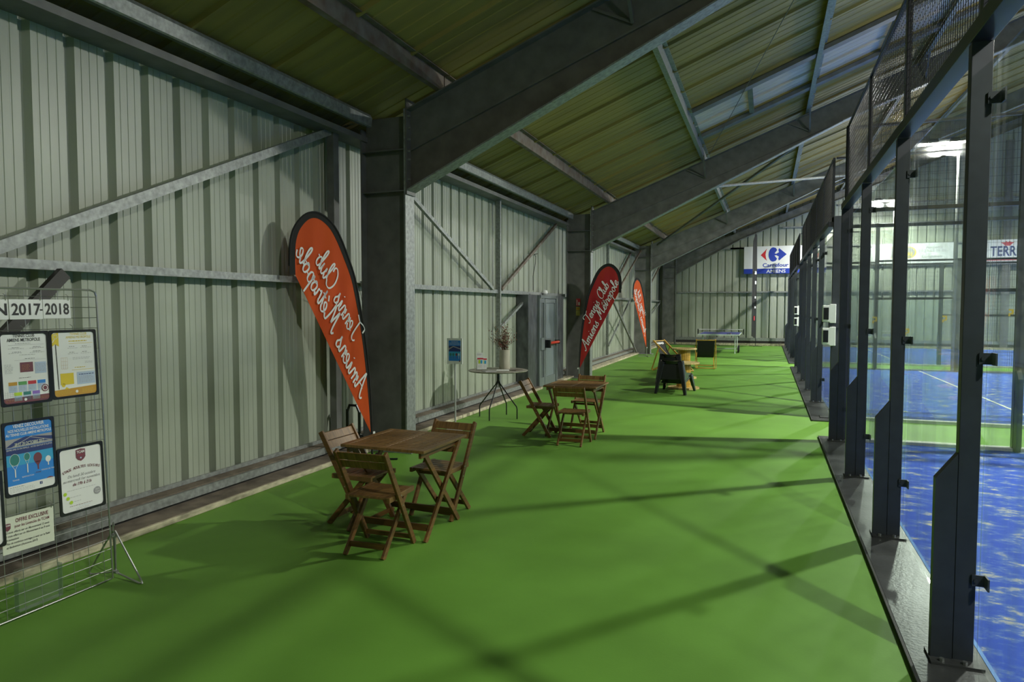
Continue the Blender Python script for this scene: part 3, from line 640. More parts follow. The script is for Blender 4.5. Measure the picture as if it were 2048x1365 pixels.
# ------------------------------------------------------------------ beach flags
SCR = {  # handwritten strokes: x right, y up, x-height 1
 'T': (1.5, [[(.0, 1.5), (.1, 1.95), (.6, 2.0), (1.2, 1.85), (1.9, 2.05)], [(1.15, 1.9), (1.05, 1.0), (.85, .15), (.45, -.05), (.2, .2)]]),
 'e': (.8, [[(-.1, .2), (.35, .45), (.62, .8), (.42, 1.0), (.15, .7), (.12, .25), (.35, 0), (.6, .1), (.8, .35)]]),
 'n': (1.05, [[(-.05, .5), (.12, .95), (.18, .5), (.12, 0)], [(.14, .5), (.4, .95), (.62, .95), (.65, .5), (.68, .08), (.85, .05), (1.05, .35)]]),
 'i': (.5, [[(-.1, .4), (.15, .95), (.14, .4), (.2, .05), (.38, .08), (.52, .35)], [(.22, 1.38), (.26, 1.46)]]),
 's': (.75, [[(-.1, .3), (.3, .85), (.42, 1.1), (.38, .7), (.55, .35), (.4, .02), (.1, .05), (.05, .25)]]),
 'C': (1.35, [[(1.25, 1.45), (1.35, 1.85), (1.05, 2.05), (.5, 1.7), (.15, .9), (.3, .15), (.8, 0), (1.25, .35)]]),
 'l': (.55, [[(-.05, .3), (.35, 1.1), (.5, 1.8), (.35, 2.05), (.2, 1.6), (.15, .5), (.25, .03), (.42, .08), (.58, .35)]]),
 'u': (1.0, [[(.0, .6), (.12, .95), (.1, .4), (.25, .03), (.5, .15), (.68, .5), (.75, .95)], [(.74, .9), (.72, .3), (.8, .03), (1.0, .3)]]),
 'b': (.9, [[(-.05, .3), (.3, 1.1), (.45, 1.8), (.3, 2.05), (.15, 1.6), (.1, .4), (.25, .0), (.6, .15), (.68, .6), (.45, .95), (.15, .6)], [(.62, .75), (.95, .8)]]),
 'A': (1.6, [[(-.15, .25), (.05, .0), (.4, .4), (.9, 1.5), (1.15, 2.05), (1.2, 1.0), (1.25, .05), (1.55, .3)], [(.45, .75), (.85, .85), (1.35, .75)]]),
 'm': (1.5, [[(-.05, .5), (.12, .95), (.18, .5), (.12, 0)], [(.14, .5), (.38, .95), (.55, .95), (.58, .5), (.56, 0)], [(.58, .5), (.85, .95), (1.02, .95), (1.06, .5), (1.1, .06), (1.28, .05), (1.48, .35)]]),
 'M': (2.05, [[(-.1, .3), (.1, .0), (.35, .5), (.6, 1.5), (.75, 2.0), (.8, 1.2), (.85, .5)], [(.85, .5), (1.2, 1.4), (1.55, 2.0), (1.5, 1.0), (1.55, .1), (1.8, .1), (2.0, .35)]]),
 'E': (.8, [[(-.1, .2), (.35, .45), (.62, .8), (.42, 1.0), (.15, .7), (.12, .25), (.35, 0), (.6, .1), (.8, .35)], [(.4, 1.3), (.75, 1.65)]]),
 't': (.6, [[(-.05, .4), (.25, 1.0), (.38, 1.7), (.28, .9), (.22, .2), (.35, .03), (.6, .35)], [(.0, 1.15), (.6, 1.2)]]),
 'r': (.75, [[(-.05, .4), (.2, 1.05), (.3, .9), (.55, .85), (.5, .4), (.55, .05), (.75, .3)]]),
 'o': (.85, [[(.45, .98), (.12, .7), (.15, .15), (.45, .0), (.68, .4), (.5, .95), (.4, .8), (.9, .75)]]),
 'p': (.95, [[(.0, .6), (.15, 1.0), (.08, .2), (-.05, -.95)], [(.12, .5), (.4, .98), (.68, .75), (.6, .15), (.3, .0), (.1, .2)], [(.62, .3), (.95, .4)]]),
}
def crom(pts, k=5):
    out = []; P = [Vector(p) for p in pts]; P = [P[0] * 2 - P[1]] + P + [P[-1] * 2 - P[-2]]
    for i in range(1, len(P) - 2):
        for j in range(k):
            t = j / k; a, b2, c, d = P[i - 1:i + 3]
            out.append(0.5 * ((2 * b2) + (c - a) * t + (2 * a - 5 * b2 + 4 * c - d) * t * t + (3 * b2 - a - 3 * c + d) * t ** 3))
    out.append(P[-2]); return out
def script_line(cv, txt, p0, p1, size, m, layer, thick=.16):
    """text along p0->p1 in canvas coords, fitted; size = x-height in metres"""
    adv = sum(.75 if ch == ' ' else SCR[ch][0] for ch in txt); d = Vector((p1[0] - p0[0], p1[1] - p0[1])); L = d.length; d /= L; nrm = Vector((-d.y, d.x))
    kx = L / adv; x = 0; cv.use(m, layer)
    for ch in txt:
        if ch == ' ': x += .75; continue
        w_, st = SCR[ch]
        for s_ in st:
            q = crom(s_); lay = []
            for i, p in enumerate(q):
                tg = (q[min(i + 1, len(q) - 1)] - q[max(i - 1, 0)])
                if tg.length < 1e-6: tg = Vector((1, 0))
                tg.normalize(); hw = thick * (.30 + .28 * abs(tg.y)); side = Vector((-tg.y, tg.x)) * hw
                row = []
                for sd in (side, -side):
                    g = p + sd; gx = (x + g.x + .30 * g.y) * kx; gy = g.y * size
                    row.append(cv.P(p0[0] + d.x * gx + nrm.x * gy, p0[1] + d.y * gx + nrm.y * gy))
                lay.append(row)
            cv.mb.add([p for r_ in lay for p in r_], [(2 * i, 2 * i + 2, 2 * i + 3, 2 * i + 1) for i in range(len(lay) - 1)])
        x += w_
def cloth_mat(name, col, col2):
    m = mat(name, col, 0.75, 0.0, (1.3, 0.2, (3, 1, .7)), alt=col2)
    nt = m.node_tree; b = nt.nodes['Principled BSDF']; out = [n for n in nt.nodes if n.type == 'OUTPUT_MATERIAL'][0]
    tr = nt.nodes.new('ShaderNodeBsdfTranslucent'); tr.inputs[0].default_value = (*col, 1)
    mx = nt.nodes.new('ShaderNodeMixShader'); mx.inputs[0].default_value = .35
    nt.links.new(b.outputs[0], mx.inputs[1]); nt.links.new(tr.outputs[0], mx.inputs[2]); nt.links.new(mx.outputs[0], out.inputs[0]); return m
orange_c = cloth_mat('orange_flag_cloth', (0.80, 0.120, 0.008), (0.68, 0.085, 0.008))
red_c = cloth_mat('red_flag_cloth', (0.50, 0.040, 0.020), (0.36, 0.010, 0.025))
FPROF = [(0, 0), (.014, .384), (.045, .806), (.095, 1.183), (.147, 1.498), (.208, 1.795), (.29, 2.024), (.402, 2.276), (.514, 2.422), (.659, 2.5), (.801, 2.475), (.924, 2.348), (.985, 2.19), (1.0, 2.0), (1.0, 1.817)]
def beach_flag(loc, rz, label, cloth, sx=1.0, base='none', flip=1):
    t = thing('beach_flag', label, 'flag', loc, rz)
    q = crom(FPROF, 4); q = [Vector((p.x * sx, p.y)) for p in q]
    inner = []
    for i, p in enumerate(q):
        tg = (q[min(i + 1, len(q) - 1)] - q[max(i - 1, 0)]).normalized(); inner.append(p + Vector((tg.y, -tg.x)) * (.020 + .018 * min(1, i / 8) + .024 * min(1, max(0, i - 14) / 14)))
    H0 = .33
    def pt(p, y): return (p[0], y, p[1] + H0)
    mb = MB(); n = len(q)
    for y in (-.004, .004):
        mb.add([pt(p, y) for p in q] + [pt(p, y) for p in inner], [(i, i + 1, n + i + 1, n + i) for i in range(n - 1)])
    mb.add([pt(p, -.004) for p in q] + [pt(p, .004) for p in q], [(i, i + 1, n + i + 1, n + i) for i in range(n - 1)])
    mb.tube([pt(p, 0) for p in q[:-2]], .013, 6)
    mb.build('pole_sleeve', blackc, t)
    # cloth: fan strips from the inner sleeve edge to the free edge, gently rippled
    tip = inner[-1]; foot = Vector((inner[0].x, inner[0].y))
    mb = MB(); rows = []; K = 8
    for i, p in enumerate(inner):
        f = i / (n - 1)
        e_ = foot + (tip - foot) * f
        row = []
        for k_ in range(K + 1):
            g = p + (e_ - p) * (k_ / K); rp = .010 * math.sin(g.x * 22 + g.y * 5) * math.sin(PI * k_ / K) * (.4 if f < .3 else 1)
            row.append((g.x, rp, g.y + H0))
        rows.append(row)
    for sgn in (-.0015, .0015):
        vs = [(a, b2 + sgn, c) for r_ in rows for a, b2, c in r_]
        mb.add(vs, [(i * (K + 1) + k_, i * (K + 1) + k_ + 1, (i + 1) * (K + 1) + k_ + 1, (i + 1) * (K + 1) + k_) for i in range(n - 1) for k_ in range(K)])
    mb.build('flag_cloth', cloth, t, smooth=True)
    for sd in (-1, 1):
        cv = Canvas((0, sd * .012, H0), (1, 0, 0), (0, 0, 1), (0, sd, 0))
        script_line(cv, 'Tennis Club', (.235 * sx, 1.06), (.72 * sx, 1.99), .10, kW, 1)
        script_line(cv, 'Amiens MEtropole', (.17 * sx, .42), (.945 * sx, 2.06), .10, kW, 1)
        cv.build('lettering', t)
    MB().tube([(0, 0, .02), (0, 0, H0 + .02)], .013, 8).build('pole_foot', chrome if base != 'none' else blackc, t)
    MB().box(-.04, .005, -.006, .006, H0 - .03, H0 + .005).build('tie_strap', white, t)
    b2 = MB()
    for a in (PI / 4, -PI / 4): b2.bar((-.30 * math.cos(a), -.30 * math.sin(a), .012), (.30 * math.cos(a), .30 * math.sin(a), .012), .03, .015)
    b2.build('cross_base', chrome if base != 'none' else blackp, t)
    return t
# local +x = towards the free edge
mb = MB((-4.4, 6.95, 1.9)); mb.tube([(-4.45, 6.78, 2.12), (-4.56, 7.05, 1.96), (-4.74, 7.38, 1.80)], .003, 4); tag(mb.build('tie_cord', blackr, loc=(-4.4, 6.95, 1.9)), 'thin dark cord tying the near orange flag to the column', 'cord')
beach_flag((-4.33, 6.90, 0), math.atan2(-.87, -.40), 'large orange beach flag with reversed white script, before the nearest column', orange_c)
beach_flag((-4.24, 16.05, 0), math.atan2(.12, 1.0), 'red beach flag with readable white script, beside the second column', red_c, 1.0, 'x')
beach_flag((-4.10, 25.15, 0), math.atan2(-.93, -.35), 'narrow looking orange beach flag by the third column', orange_c, 1.0, 'x')
# tall black feather flag by the far wall
t = thing('feather_flag', 'tall narrow black feather flag standing before the far wall', 'flag', (-.45, 33.45, 0), math.atan2(-1, -.25))
MB().tube([(0, 0, 0), (0, 0, 3.5), (.05, 0, 4.6), (.16, 0, 5.1), (.3, 0, 5.2)], .015, 6).build('pole', blackp, t)
MB().prism([(0.01, .35), (0.01, 3.5), (.06, 4.6), (.17, 5.08), (.3, 5.18), (.55, 4.8), (.7, 4.2), (.72, .5)], lambda a, b2, q: (a, q + .03 * math.sin(a * 9), b2), -.002, .002).build('flag_cloth', blackc, t)
cv = Canvas((0, .035, 0), (-1, 0, 0), (0, 0, 1), (0, 1, 0)); cv.rect(-.45, 3.3, -.15, 3.45, kW, 1); cv.rect(-.4, 2.85, -.15, 3.0, kW, 1); cv.rect(-.4, 2.2, -.2, 2.3, kW, 1); cv.rect(-.4, 1.75, -.2, 1.85, kW, 1); cv.rect(-.5, 1.2, -.35, 1.4, kRed, 1); cv.build('print', t)
MB().tube([(-.3, 0, .012), (.3, 0, .012)], .012, 6).tube([(0, -.3, .012), (0, .3, .012)], .012, 6).build('cross_base', blackp, t)

# ------------------------------------------------------------------ poster grid
LEAN = -.04
def GX(z): return -4.0 + LEAN * z
G = thing('poster_grid', 'freestanding wire grid display carrying the posters and notices', 'display stand', (-4.0, 2.7, 0), 0); off = (-4.0, 2.7, 0)
gy0, gy1, gz1 = 2.12, 3.215, 1.91
def gp(y, z): return (GX(z), y, z)
fr = MB(off)
fr.tube([gp(gy0, .02), gp(gy0, gz1 - .03), gp(gy0 + .03, gz1), gp(gy1 - .04, gz1), gp(gy1 - .01, gz1 - .012), gp(gy1, gz1 - .04), gp(gy1, .02), gp(gy0, .02)], .0062, 8)
fr.build('outer_frame', chrome, G)
wm = MB(off); y = gy1 - .055
while y > gy0: wm.tube([gp(y, .02), gp(y, gz1)], .0022, 5, False); y -= .1015
z = gz1 - .045
while z > .05: wm.tube([gp(gy0, z), gp(gy1, z)], .0022, 5, False); z -= .066
wm.build('wire_grid', chrome, G)
for yy in (gy1 + .02, gy0 - .02):
    ft = MB(off); X = GX(.1)
    ft.tube([(X + .004, yy, .36), (X - .012, yy + .008, .38), (X - .02, yy + .01, .36), (X - .01, yy + .01, .05), (X - .0, yy, .30), (X + .01, yy, .05), (X + .01, yy, .33)], .005, 6)
    ft.tube([(X + .01, yy, .33), (X + .23, yy, .03), (X + .24, yy, .012), (X + .21, yy, .008), (X + .02, yy, .05)], .006, 6)
    ft.tube([(X - .01, yy, .33), (X - .23, yy, .03), (X - .24, yy, .012), (X - .21, yy, .008), (X - .02, yy, .05)], .006, 6)
    ft.build('foot', chrome, G)
for z in (.06, .30):
    MB(off).tube([(GX(z) + .0, gy1 + .012, z), (GX(z) + .03, gy1 + .012, z)], .013, 10).build('wing_nut', chrome, G)

def sheet(label, y0, y1, z0, z1, framed, draw, tilt=0.0, name='poster', cat='poster', gap=.014, dog=0):
    """a printed sheet hung on the grid, in the grid's own plane; u right = +y"""
    yc, zc = (y0 + y1) / 2, (z0 + z1) / 2; W, H = y1 - y0, z1 - z0
    o = Vector((GX(zc) + gap, yc, zc)); t = thing(name, label, cat, tuple(o))
    b = Vector((LEAN, 0, 1)).normalized(); a = Vector((0, 1, 0)); n = a.cross(b).normalized()
    a2 = a * math.cos(tilt) + b * math.sin(tilt); b2 = b * math.cos(tilt) - a * math.sin(tilt)
    def P(u, v, d=0.0): return a2 * u + b2 * v + n * d
    def rr(w_, h_, r, k=4):
        q = []
        for cx0, cy0, a0 in ((w_ / 2 - r, h_ / 2 - r, 0), (-w_ / 2 + r, h_ / 2 - r, PI / 2), (-w_ / 2 + r, -h_ / 2 + r, PI), (w_ / 2 - r, -h_ / 2 + r, 1.5 * PI)):
            for i in range(k + 1): q.append((cx0 + r * math.cos(a0 + PI / 2 * i / k), cy0 + r * math.sin(a0 + PI / 2 * i / k)))
        return q
    if framed:
        A, B = rr(W, H, .012), rr(W - .030, H - .030, .020); m_ = MB(); k = len(A)
        for d in (0, .008): m_.add([P(u, v, d) for u, v in A] + [P(u, v, d) for u, v in B], [(i, (i + 1) % k, k + (i + 1) % k, k + i) for i in range(k)])
        for R_ in (A, B): m_.add([P(u, v, 0) for u, v in R_] + [P(u, v, .008) for u, v in R_], [(i, (i + 1) % k, k + (i + 1) % k, k + i) for i in range(k)])
        m_.build('frame', blackp, t)
        paper = rr(W - .028, H - .028, .020)
    else: paper = [(-W / 2, -H / 2), (W / 2, -H / 2), (W / 2, H / 2), (-W / 2, H / 2)]
    pm = MB(); pm.prism(paper, lambda u, v, d: P(u, v, d), .001, .003); pm.build('paper', kCream if name == 'notice' else kW, t)
    cv = Canvas(n * .0035, a2, b2, n); draw(cv, W - (.03 if framed else 0), H - (.03 if framed else 0)); cv.build('print', t)
    hk = MB()
    for u in ((-.0,) if framed else ((W / 2 - .012, -W / 2 + .012) if dog == 0 else (W / 2 - .012,))):
        hk.tube([P(u, H / 2 - .006, .005), P(u - .004, H / 2 + .01, .008), P(u + .004, H / 2 + .022, 0), P(u - .003, H / 2 + .034, -.012)], .0018, 5)
    hk.build('hook', chrome, t)
def num(txt, hy=False):
    def d(cv, W, H):
        cv.text(txt, 0, -.032, .066, kK, W * .88, 2, bold=.02)
        if hy: cv.rect(W / 2 - .018, -.008, W / 2 - .001, .0, kK, 2)
    return d
sheet('white sheet with only the last black letter N in view', 2.46, 2.650, 1.730, 1.845, False, lambda cv, W, H: cv.text('ON', .01, -.032, .066, kK, .155, 2, bold=.02), name='banner_sheet', cat='sign', dog=1)
sheet('white sheet printed 2017- in large black figures', 2.653, 2.845, 1.730, 1.846, False, num('2017', True), name='banner_sheet', cat='sign', gap=.018, dog=1)
sheet('white sheet printed 2018 in large black figures', 2.851, 3.022, 1.732, 1.847, False, num('2018'), name='banner_sheet', cat='sign', dog=1)
def shield(cv, u, v, s, txt=True):
    cv.poly([(u - s * .42, v + s * .42), (u, v + s * .5), (u + s * .42, v + s * .42), (u + s * .42, v - s * .22), (u + s * .25, v - s * .42), (u, v - s * .55), (u - s * .25, v - s * .42), (u - s * .42, v - s * .22)], kMar, 2)
    cv.text('TCAM', u, v + s * .13, s * .20, kW, s * .68, 3, bold=.03)
    if txt: cv.scribble(u - s * .3, v, s * .6, kRed, .0015, 3, 2, .006); cv.disc(u, v - s * .28, s * .07, kPB, 3)
def p_maroon(cv, W, H):
    L, R, B, T = -W / 2, W / 2, -H / 2, H / 2
    cv.text('TENNIS CLUB', .0, T - .018, .017, kK, .125, 2, bold=.01); cv.text('AMIENS METROPOLE', 0, T - .043, .019, kK, .19, 2, bold=.01)
    cv.scribble(-.05, T - .056, .1, kGY, .003); cv.rect(-.09, T - .064, R - .015, T - .0625, kGY)
    for u in (-.09, .03):
        for v in (T - .078, T - .104): cv.scribble(u + .02, v, .05, kK, .0022); cv.scribble(u, v - .007, .09, kGY, .0022)
    cv.scribble(-.03, T - .122, .1, kGY); cv.scribble(0, T - .145, .06, kK); cv.rect(-.06, T - .152, R - .01, T - .151, kGY)
    cv.rect(-.03, T - .222, .045, T - .165, kMar); cv.rect(.055, T - .235, R - .01, T - .168, kPB); cv.scribble(.06, T - .182, .07, kGY, .002, 2, 6, .008)
    cv.scribble(L + .015, T - .175, .05, kGY, .002, 2, 7, .008); cv.scribble(-.02, T - .170 - .012, .05, kOch, .0015, 3, 4, .009)
    cv.scribble(-.04, T - .255, .08, kK)
    for i, c in enumerate((kOch, kGr, kRed, kBlue)): u = -.10 + i * .055; cv.rect(u, T - .295, u + .048, T - .275, c); cv.rect(u, T - .335, u + .048, T - .296, kPB); cv.scribble(u + .005, T - .303, .036, kGY, .002, 3, 3, .009)
    for i, c in enumerate((kLi, kTeal, kVio)): u = -.072 + i * .052; cv.rect(u, T - .355, u + .044, T - .336, c); cv.rect(u, T - .385, u + .044, T - .356, kPB)
    for i in range(5): cv.rect(L + .01 + i * .014, B + .022, L + .011 + i * .014, T - .325, kGY); cv.rect(L + .01, B + .022 + i * .010, L + .066, B + .0232 + i * .010, kGY)
    cv.disc(R - .024, T - .325, .022, kMar, 2); cv.ring(R - .024, T - .325, .016, .004, kW, 3)
    cv.poly([(L, B), (R, B), (R, B + .036), (L, B + .030)], kMar, 1); cv.scribble(L + .01, B + .018, W * .36, kOch, .0014, 2, 2, .008); cv.scribble(.03, B + .022, W * .38, kOch, .0014, 2, 2, .008)
    cv.disc(-.01, B + .016, .008, kW, 3)
def p_yellow(cv, W, H):
    L, R, B, T = -W / 2, W / 2, -H / 2, H / 2
    cv.poly([(L, T - .01), (L + .045, T), (L + .045, T - .085), (L + .022, T - .07), (L, T - .085)], kYel); cv.ring(L + .025, T - .025, .014, .003, kCream, 2); cv.line((L + .018, T - .04), (L + .005, T - .06), .004, kW, 2)
    cv.text('TENNIS CLUB', .035, T - .018, .015, kYel, .11, 2); cv.text('AMIENS METROPOLE', .035, T - .038, .015, kYel, .165, 2); cv.scribble(-.03, T - .058, .13, kYel, .006)
    cv.rect(-.03, T - .071, R - .01, T - .069, kYel)
    for u in (-.04, .045):
        for v in (T - .09, T - .125): cv.scribble(u + .01, v, .04, kK, .0022); cv.scribble(u, v - .009, .075, kGY, .002)
    cv.scribble(-.01, T - .16, .12, kGY, .002, 2, 2, .008); cv.scribble(.07, T - .188, .06, kGY, .0018, 2, 2, .008)
    cv.line((L + .024, T - .072), (L + .030, B + .045), .005, kK)
    for i in range(4): cv.rect(-.085 + i * .013, T - .225, -.0842 + i * .013, T - .155, kOch); cv.rect(-.085, T - .225 + i * .023, -.046, T - .2242 + i * .023, kOch)
    cv.rect(-.02, T - .236, R - .01, T - .234, kYel); cv.scribble(0, T - .222, .07, kYel, .004)
    cv.rect(-.095, T - .322, -.01, T - .252, kYel); cv.rect(.012, T - .328, R - .006, T - .25, kPB); cv.scribble(.025, T - .268, .10, kNavy, .0045); cv.scribble(.02, T - .28, .11, kGY, .0025, 2, 5, .009)
    cv.disc(-.078, B + .068, .012, kYel); cv.poly([(-.075, B + .04), (-.06, B + .055), (-.04, B + .042)], kYel)
    cv.poly([(L, B), (R, B), (R, B + .052), (L, B + .040)], kOch, 1); cv.scribble(L + .01, B + .03, W * .38, kYel, .0015, 2, 3, .009); cv.scribble(.04, B + .033, W * .33, kYel, .0015, 2, 3, .009); cv.disc(.005, B + .022, .009, kW, 3)
def p_blue(cv, W, H):
    L, R, B, T = -W / 2, W / 2, -H / 2, H / 2
    cv.rect(L, B, R, T, kBlue, 1); cv.rect(L, T - .135, R, T - .075, kGY, 2); cv.poly([(L, T - .085), (R, T - .08), (R, T - .06), (L, T - .06)], kBlue, 3)
    cv.poly([(L, T - .13), (R, T - .12), (R, T - .10), (-.02, T - .078), (L + .05, T - .1)], kNavy, 3); cv.line((-.1, T - .13), (.02, T - .08), .004, kGY, 4); cv.line((.0, T - .085), (R, T - .125), .004, kGY, 4)
    cv.rect(L, T - .175, R, T - .137, kNavy, 2); cv.rect(L, T - .24, R, T - .175, kCy, 2)
    cv.text('VENEZ DECOUVRIR', 0, T - .022, .019, kW, .18, 4, bold=.02); cv.text('NOS NOUVELLES INSTALLATIONS', 0, T - .046, .016, kW, .235, 4, bold=.015)
    cv.text('AU TENNIS CLUB AMIENS METROPOLE', 0, T - .068, .015, kW, .262, 4, bold=.015)
    cv.text('28 ET 29 OCTOBRE 2017', 0, T - .128, .018, kCream, .17, 5, bold=.015); cv.text('ENTRE AMIS OU EN FAMILLE - ACCES GRATUIT ET ILLIMITE', 0, T - .149, .009, kW, .262, 5)
    def racket(u, v, r, ry, l, m, fill, t_=.0018):
        cv.disc(u, v, r, fill, 3, ry); cv.ring(u, v, r, t_, m, 4, ry)
        cv.line((u - r * .6, v - ry * .85), (u, v - ry - l * .35), t_, m, 4); cv.line((u + r * .6, v - ry * .85), (u, v - ry - l * .35), t_, m, 4); cv.line((u, v - ry - l * .3), (u, v - ry - l), .006, m, 4)
    racket(-.09, T - .205, .028, .035, .065, kW, kTeal); racket(-.02, T - .198, .018, .023, .07, kW, kTeal, .0014)
    cv.disc(.042, T - .215, .025, kMar, 3, .030); cv.poly([(.022, T - .235), (.062, T - .235), (.045, T - .262), (.039, T - .262)], kMar, 3); cv.line((.042, T - .255), (.042, T - .285), .008, kMar, 3)
    cv.disc(.103, T - .235, .016, kW, 3, .019); cv.line((.103, T - .25), (.103, T - .272), .006, kW, 3)
    for u, s_, v in ((-.09, 'TENNIS', T - .325), (-.02, 'BADMINTON', T - .315), (.042, 'PADEL', T - .305), (.103, 'TENNIS DE TABLE', T - .298)): cv.text(s_, u, v, .008, kW if s_ != 'PADEL' else kMar, None, 4)
    cv.rect(L, B, R, B + .048, kW, 3); cv.scribble(L + .01, B + .036, .09, kK, .002, 4); cv.scribble(L + .01, B + .026, .16, kGY, .0018, 4, 3, .008)
    cv.rect(.045, B + .022, .061, B + .038, kNavy, 4); cv.text('f', .054, B + .024, .012, kW, None, 5, bold=.02); shield(cv, R - .028, B + .035, .042, False)
def p_stage(cv, W, H):
    L, R, B, T = -W / 2, W / 2, -H / 2, H / 2
    shield(cv, .0, T - .045, .075); cv.arc_text('STAGE ADULTES LOISIRS', 0, T - .150, .016, .245, .022, kMar, bold=.015)
    cv.text('Du lundi 30 octobre', 0, T - .178, .017, kGY, .185, 2, bold=.01, shear=.3); cv.text('au mercredi 1er novembre', 0, T - .204, .017, kGY, .245, 2, bold=.01, shear=.3)
    cv.text('de 19h à 21h', 0, T - .232, .019, kMar, .125, 2, bold=.02, shear=.3)
    cv.scribble(-.1, T - .258, .22, kGY, .002); cv.disc(-.115, T - .272, .011, kLi, 3); cv.disc(-.098, T - .302, .011, kLi, 3); cv.disc(-.078, T - .330, .011, kLi, 3)
    cv.scribble(-.085, T - .300, .08, kGY, .002); cv.scribble(-.06, T - .330, .05, kGY, .002)
    cv.disc(.098, T - .295, .024, kVio, 3); cv.disc(.098, T - .295, .024, kGY, 4); cv.text('100 €', .098, T - .291, .008, kW, None, 5); cv.text('3 jours', .098, T - .305, .008, kW, None, 5)
    cv.scribble(-.09, T - .356, .19, kMar, .0024); cv.scribble(-.03, T - .366, .08, kPB, .002); cv.scribble(-.05, T - .376, .10, kGY, .0018, 2, 2, .008)
def p_offre(cv, W, H):
    L, R, B, T = -W / 2, W / 2, -H / 2, H / 2
    cv.text('OFFRE EXCLUSIVE', .02, T - .038, .022, kMar, .19, 2, bold=.02); cv.text('pour les Licenciés du TCAM', .02, T - .066, .016, kMar, .20, 2, bold=.012)
    shield(cv, L + .028, T - .055, .042, False)
    for i, s_ in enumerate(('2 mois offerts sur un Abonnement 12 mois', '1 mois offert sur un Abonnement 6 ou 9 mois', '3 invitations', 'Plus de nombreux avantages à venir sur le Padel', 'et Badminton (Automne 2017)')):
        vs_, _, x0, x1, _, _ = font_mesh(s_, .01, .2); cv.text(s_, L + .02, T - .093 - i * .021, .0115, kK, min(.25, (x1 - x0) * .0115 / .7 * .86), 2, bold=.01, shear=.2, align='L')
def p_blank(cv, W, H): cv.scribble(-W / 2 + .02, H / 2 - .03, W - .05, kGY, .003, 2, 12, .02); cv.rect(-W / 2 + .02, -H / 2 + .02, W / 2 - .02, -H / 2 + .06, kTeal)
sheet('framed white club poster with maroon footer and coloured boxes', 2.578, 2.872, 1.233, 1.660, True, p_maroon)
sheet('framed club poster with yellow ribbon and yellow footer', 2.873, 3.180, 1.238, 1.660, True, p_yellow)
sheet('framed blue poster with four racket pictures', 2.566, 2.868, .718, 1.146, True, p_blue, gap=.02)
sheet('framed white poster with a maroon shield and three lime dots', 2.878, 3.182, .520, .938, True, p_stage)
sheet('cream landscape notice headed in maroon capitals', 2.540, 2.836, .398, .606, False, p_offre, name='notice', cat='notice', tilt=-.02)
sheet('black framed poster cut by the picture edge below the blue poster', 2.235, 2.553, .459, .885, True, p_blank, gap=.022)
t = thing('leaflet_holder', 'empty clear acrylic leaflet holder low on the wire grid', 'holder', (GX(.18) + .012, 2.715, .18)); off = t.location.copy()
y0, y1, z0, z1 = 2.588, 2.848, .060, .300
MB(off).box(GX(.18) + .008, GX(.18) + .012, y0, y1, z0, z1).build('back_panel', acryl, t)
MB(off).box(GX(.18) + .046, GX(.18) + .050, y0, y1, z0 + .0, z1 - .04).build('front_panel', acryl, t)
MB(off).box(GX(.18) + .012, GX(.18) + .046, y0, y1, z0, z0 + .004).box(GX(.18) + .012, GX(.18) + .046, y0, y0 + .003, z0, z1 - .04).box(GX(.18) + .012, GX(.18) + .046, y1 - .003, y1, z0, z1 - .04).build('rim', glassmat('acrylic_edge', (.8, .86, .86), .08, .12, 1.49, False), t)

# ------------------------------------------------------------------ folding garden set
def make_table():
    t = thing('folding_table', '', 'table'); W, D, Z = .75, .74, .72
    tb = MB()
    for sx in (-1, 1): tb.box(sx * W / 2 - (.055 if sx > 0 else 0), sx * W / 2 + (.055 if sx < 0 else 0), -D / 2, D / 2, Z - .022, Z)
    for y in (-D / 2, D / 2 - .05): tb.box(-W / 2 + .055, W / 2 - .055, y, y + .05, Z - .022, Z)
    n = 12; pw = (D - .10) / n
    for i in range(n): y = -D / 2 + .05 + i * pw; tb.box(-W / 2 + .055, W / 2 - .055, y + .007, y + pw - .006, Z - .018, Z - .001)
    tb.box(-.022, .022, -D / 2 + .05, D / 2 - .05, Z - .03, Z + .0005)
    tb.build('tabletop', wood_h, t, bevel=.002)
    ap = MB()
    for sx in (-1, 1): ap.box(sx * .325 - .011, sx * .325 + .011, -D / 2 + .03, D / 2 - .03, Z - .068, Z - .023)
    ap.build('apron', wood, t)
    for sx in (-1, 1):
        xo, xi = sx * .350, sx * .322
        MB().bar((xo, -.31, .0), (xo, .28, Z - .03), .02, .042, (0, 1, 0)).build('leg', wood, t)
        MB().bar((xi, .31, .0), (xi, -.28, Z - .03), .02, .042, (0, 1, 0)).build('leg', wood, t)
    MB().bar((-.33, -.235, .09), (.33, -.235, .09), .018, .05).build('stretcher', wood, t)
    MB().bar((-.33, .235, .09), (.33, .235, .09), .018, .05).build('stretcher', wood, t)
    MB().bar((-.33, .22, Z - .10), (.33, .22, Z - .10), .018, .05).build('stretcher', wood, t)
    return t
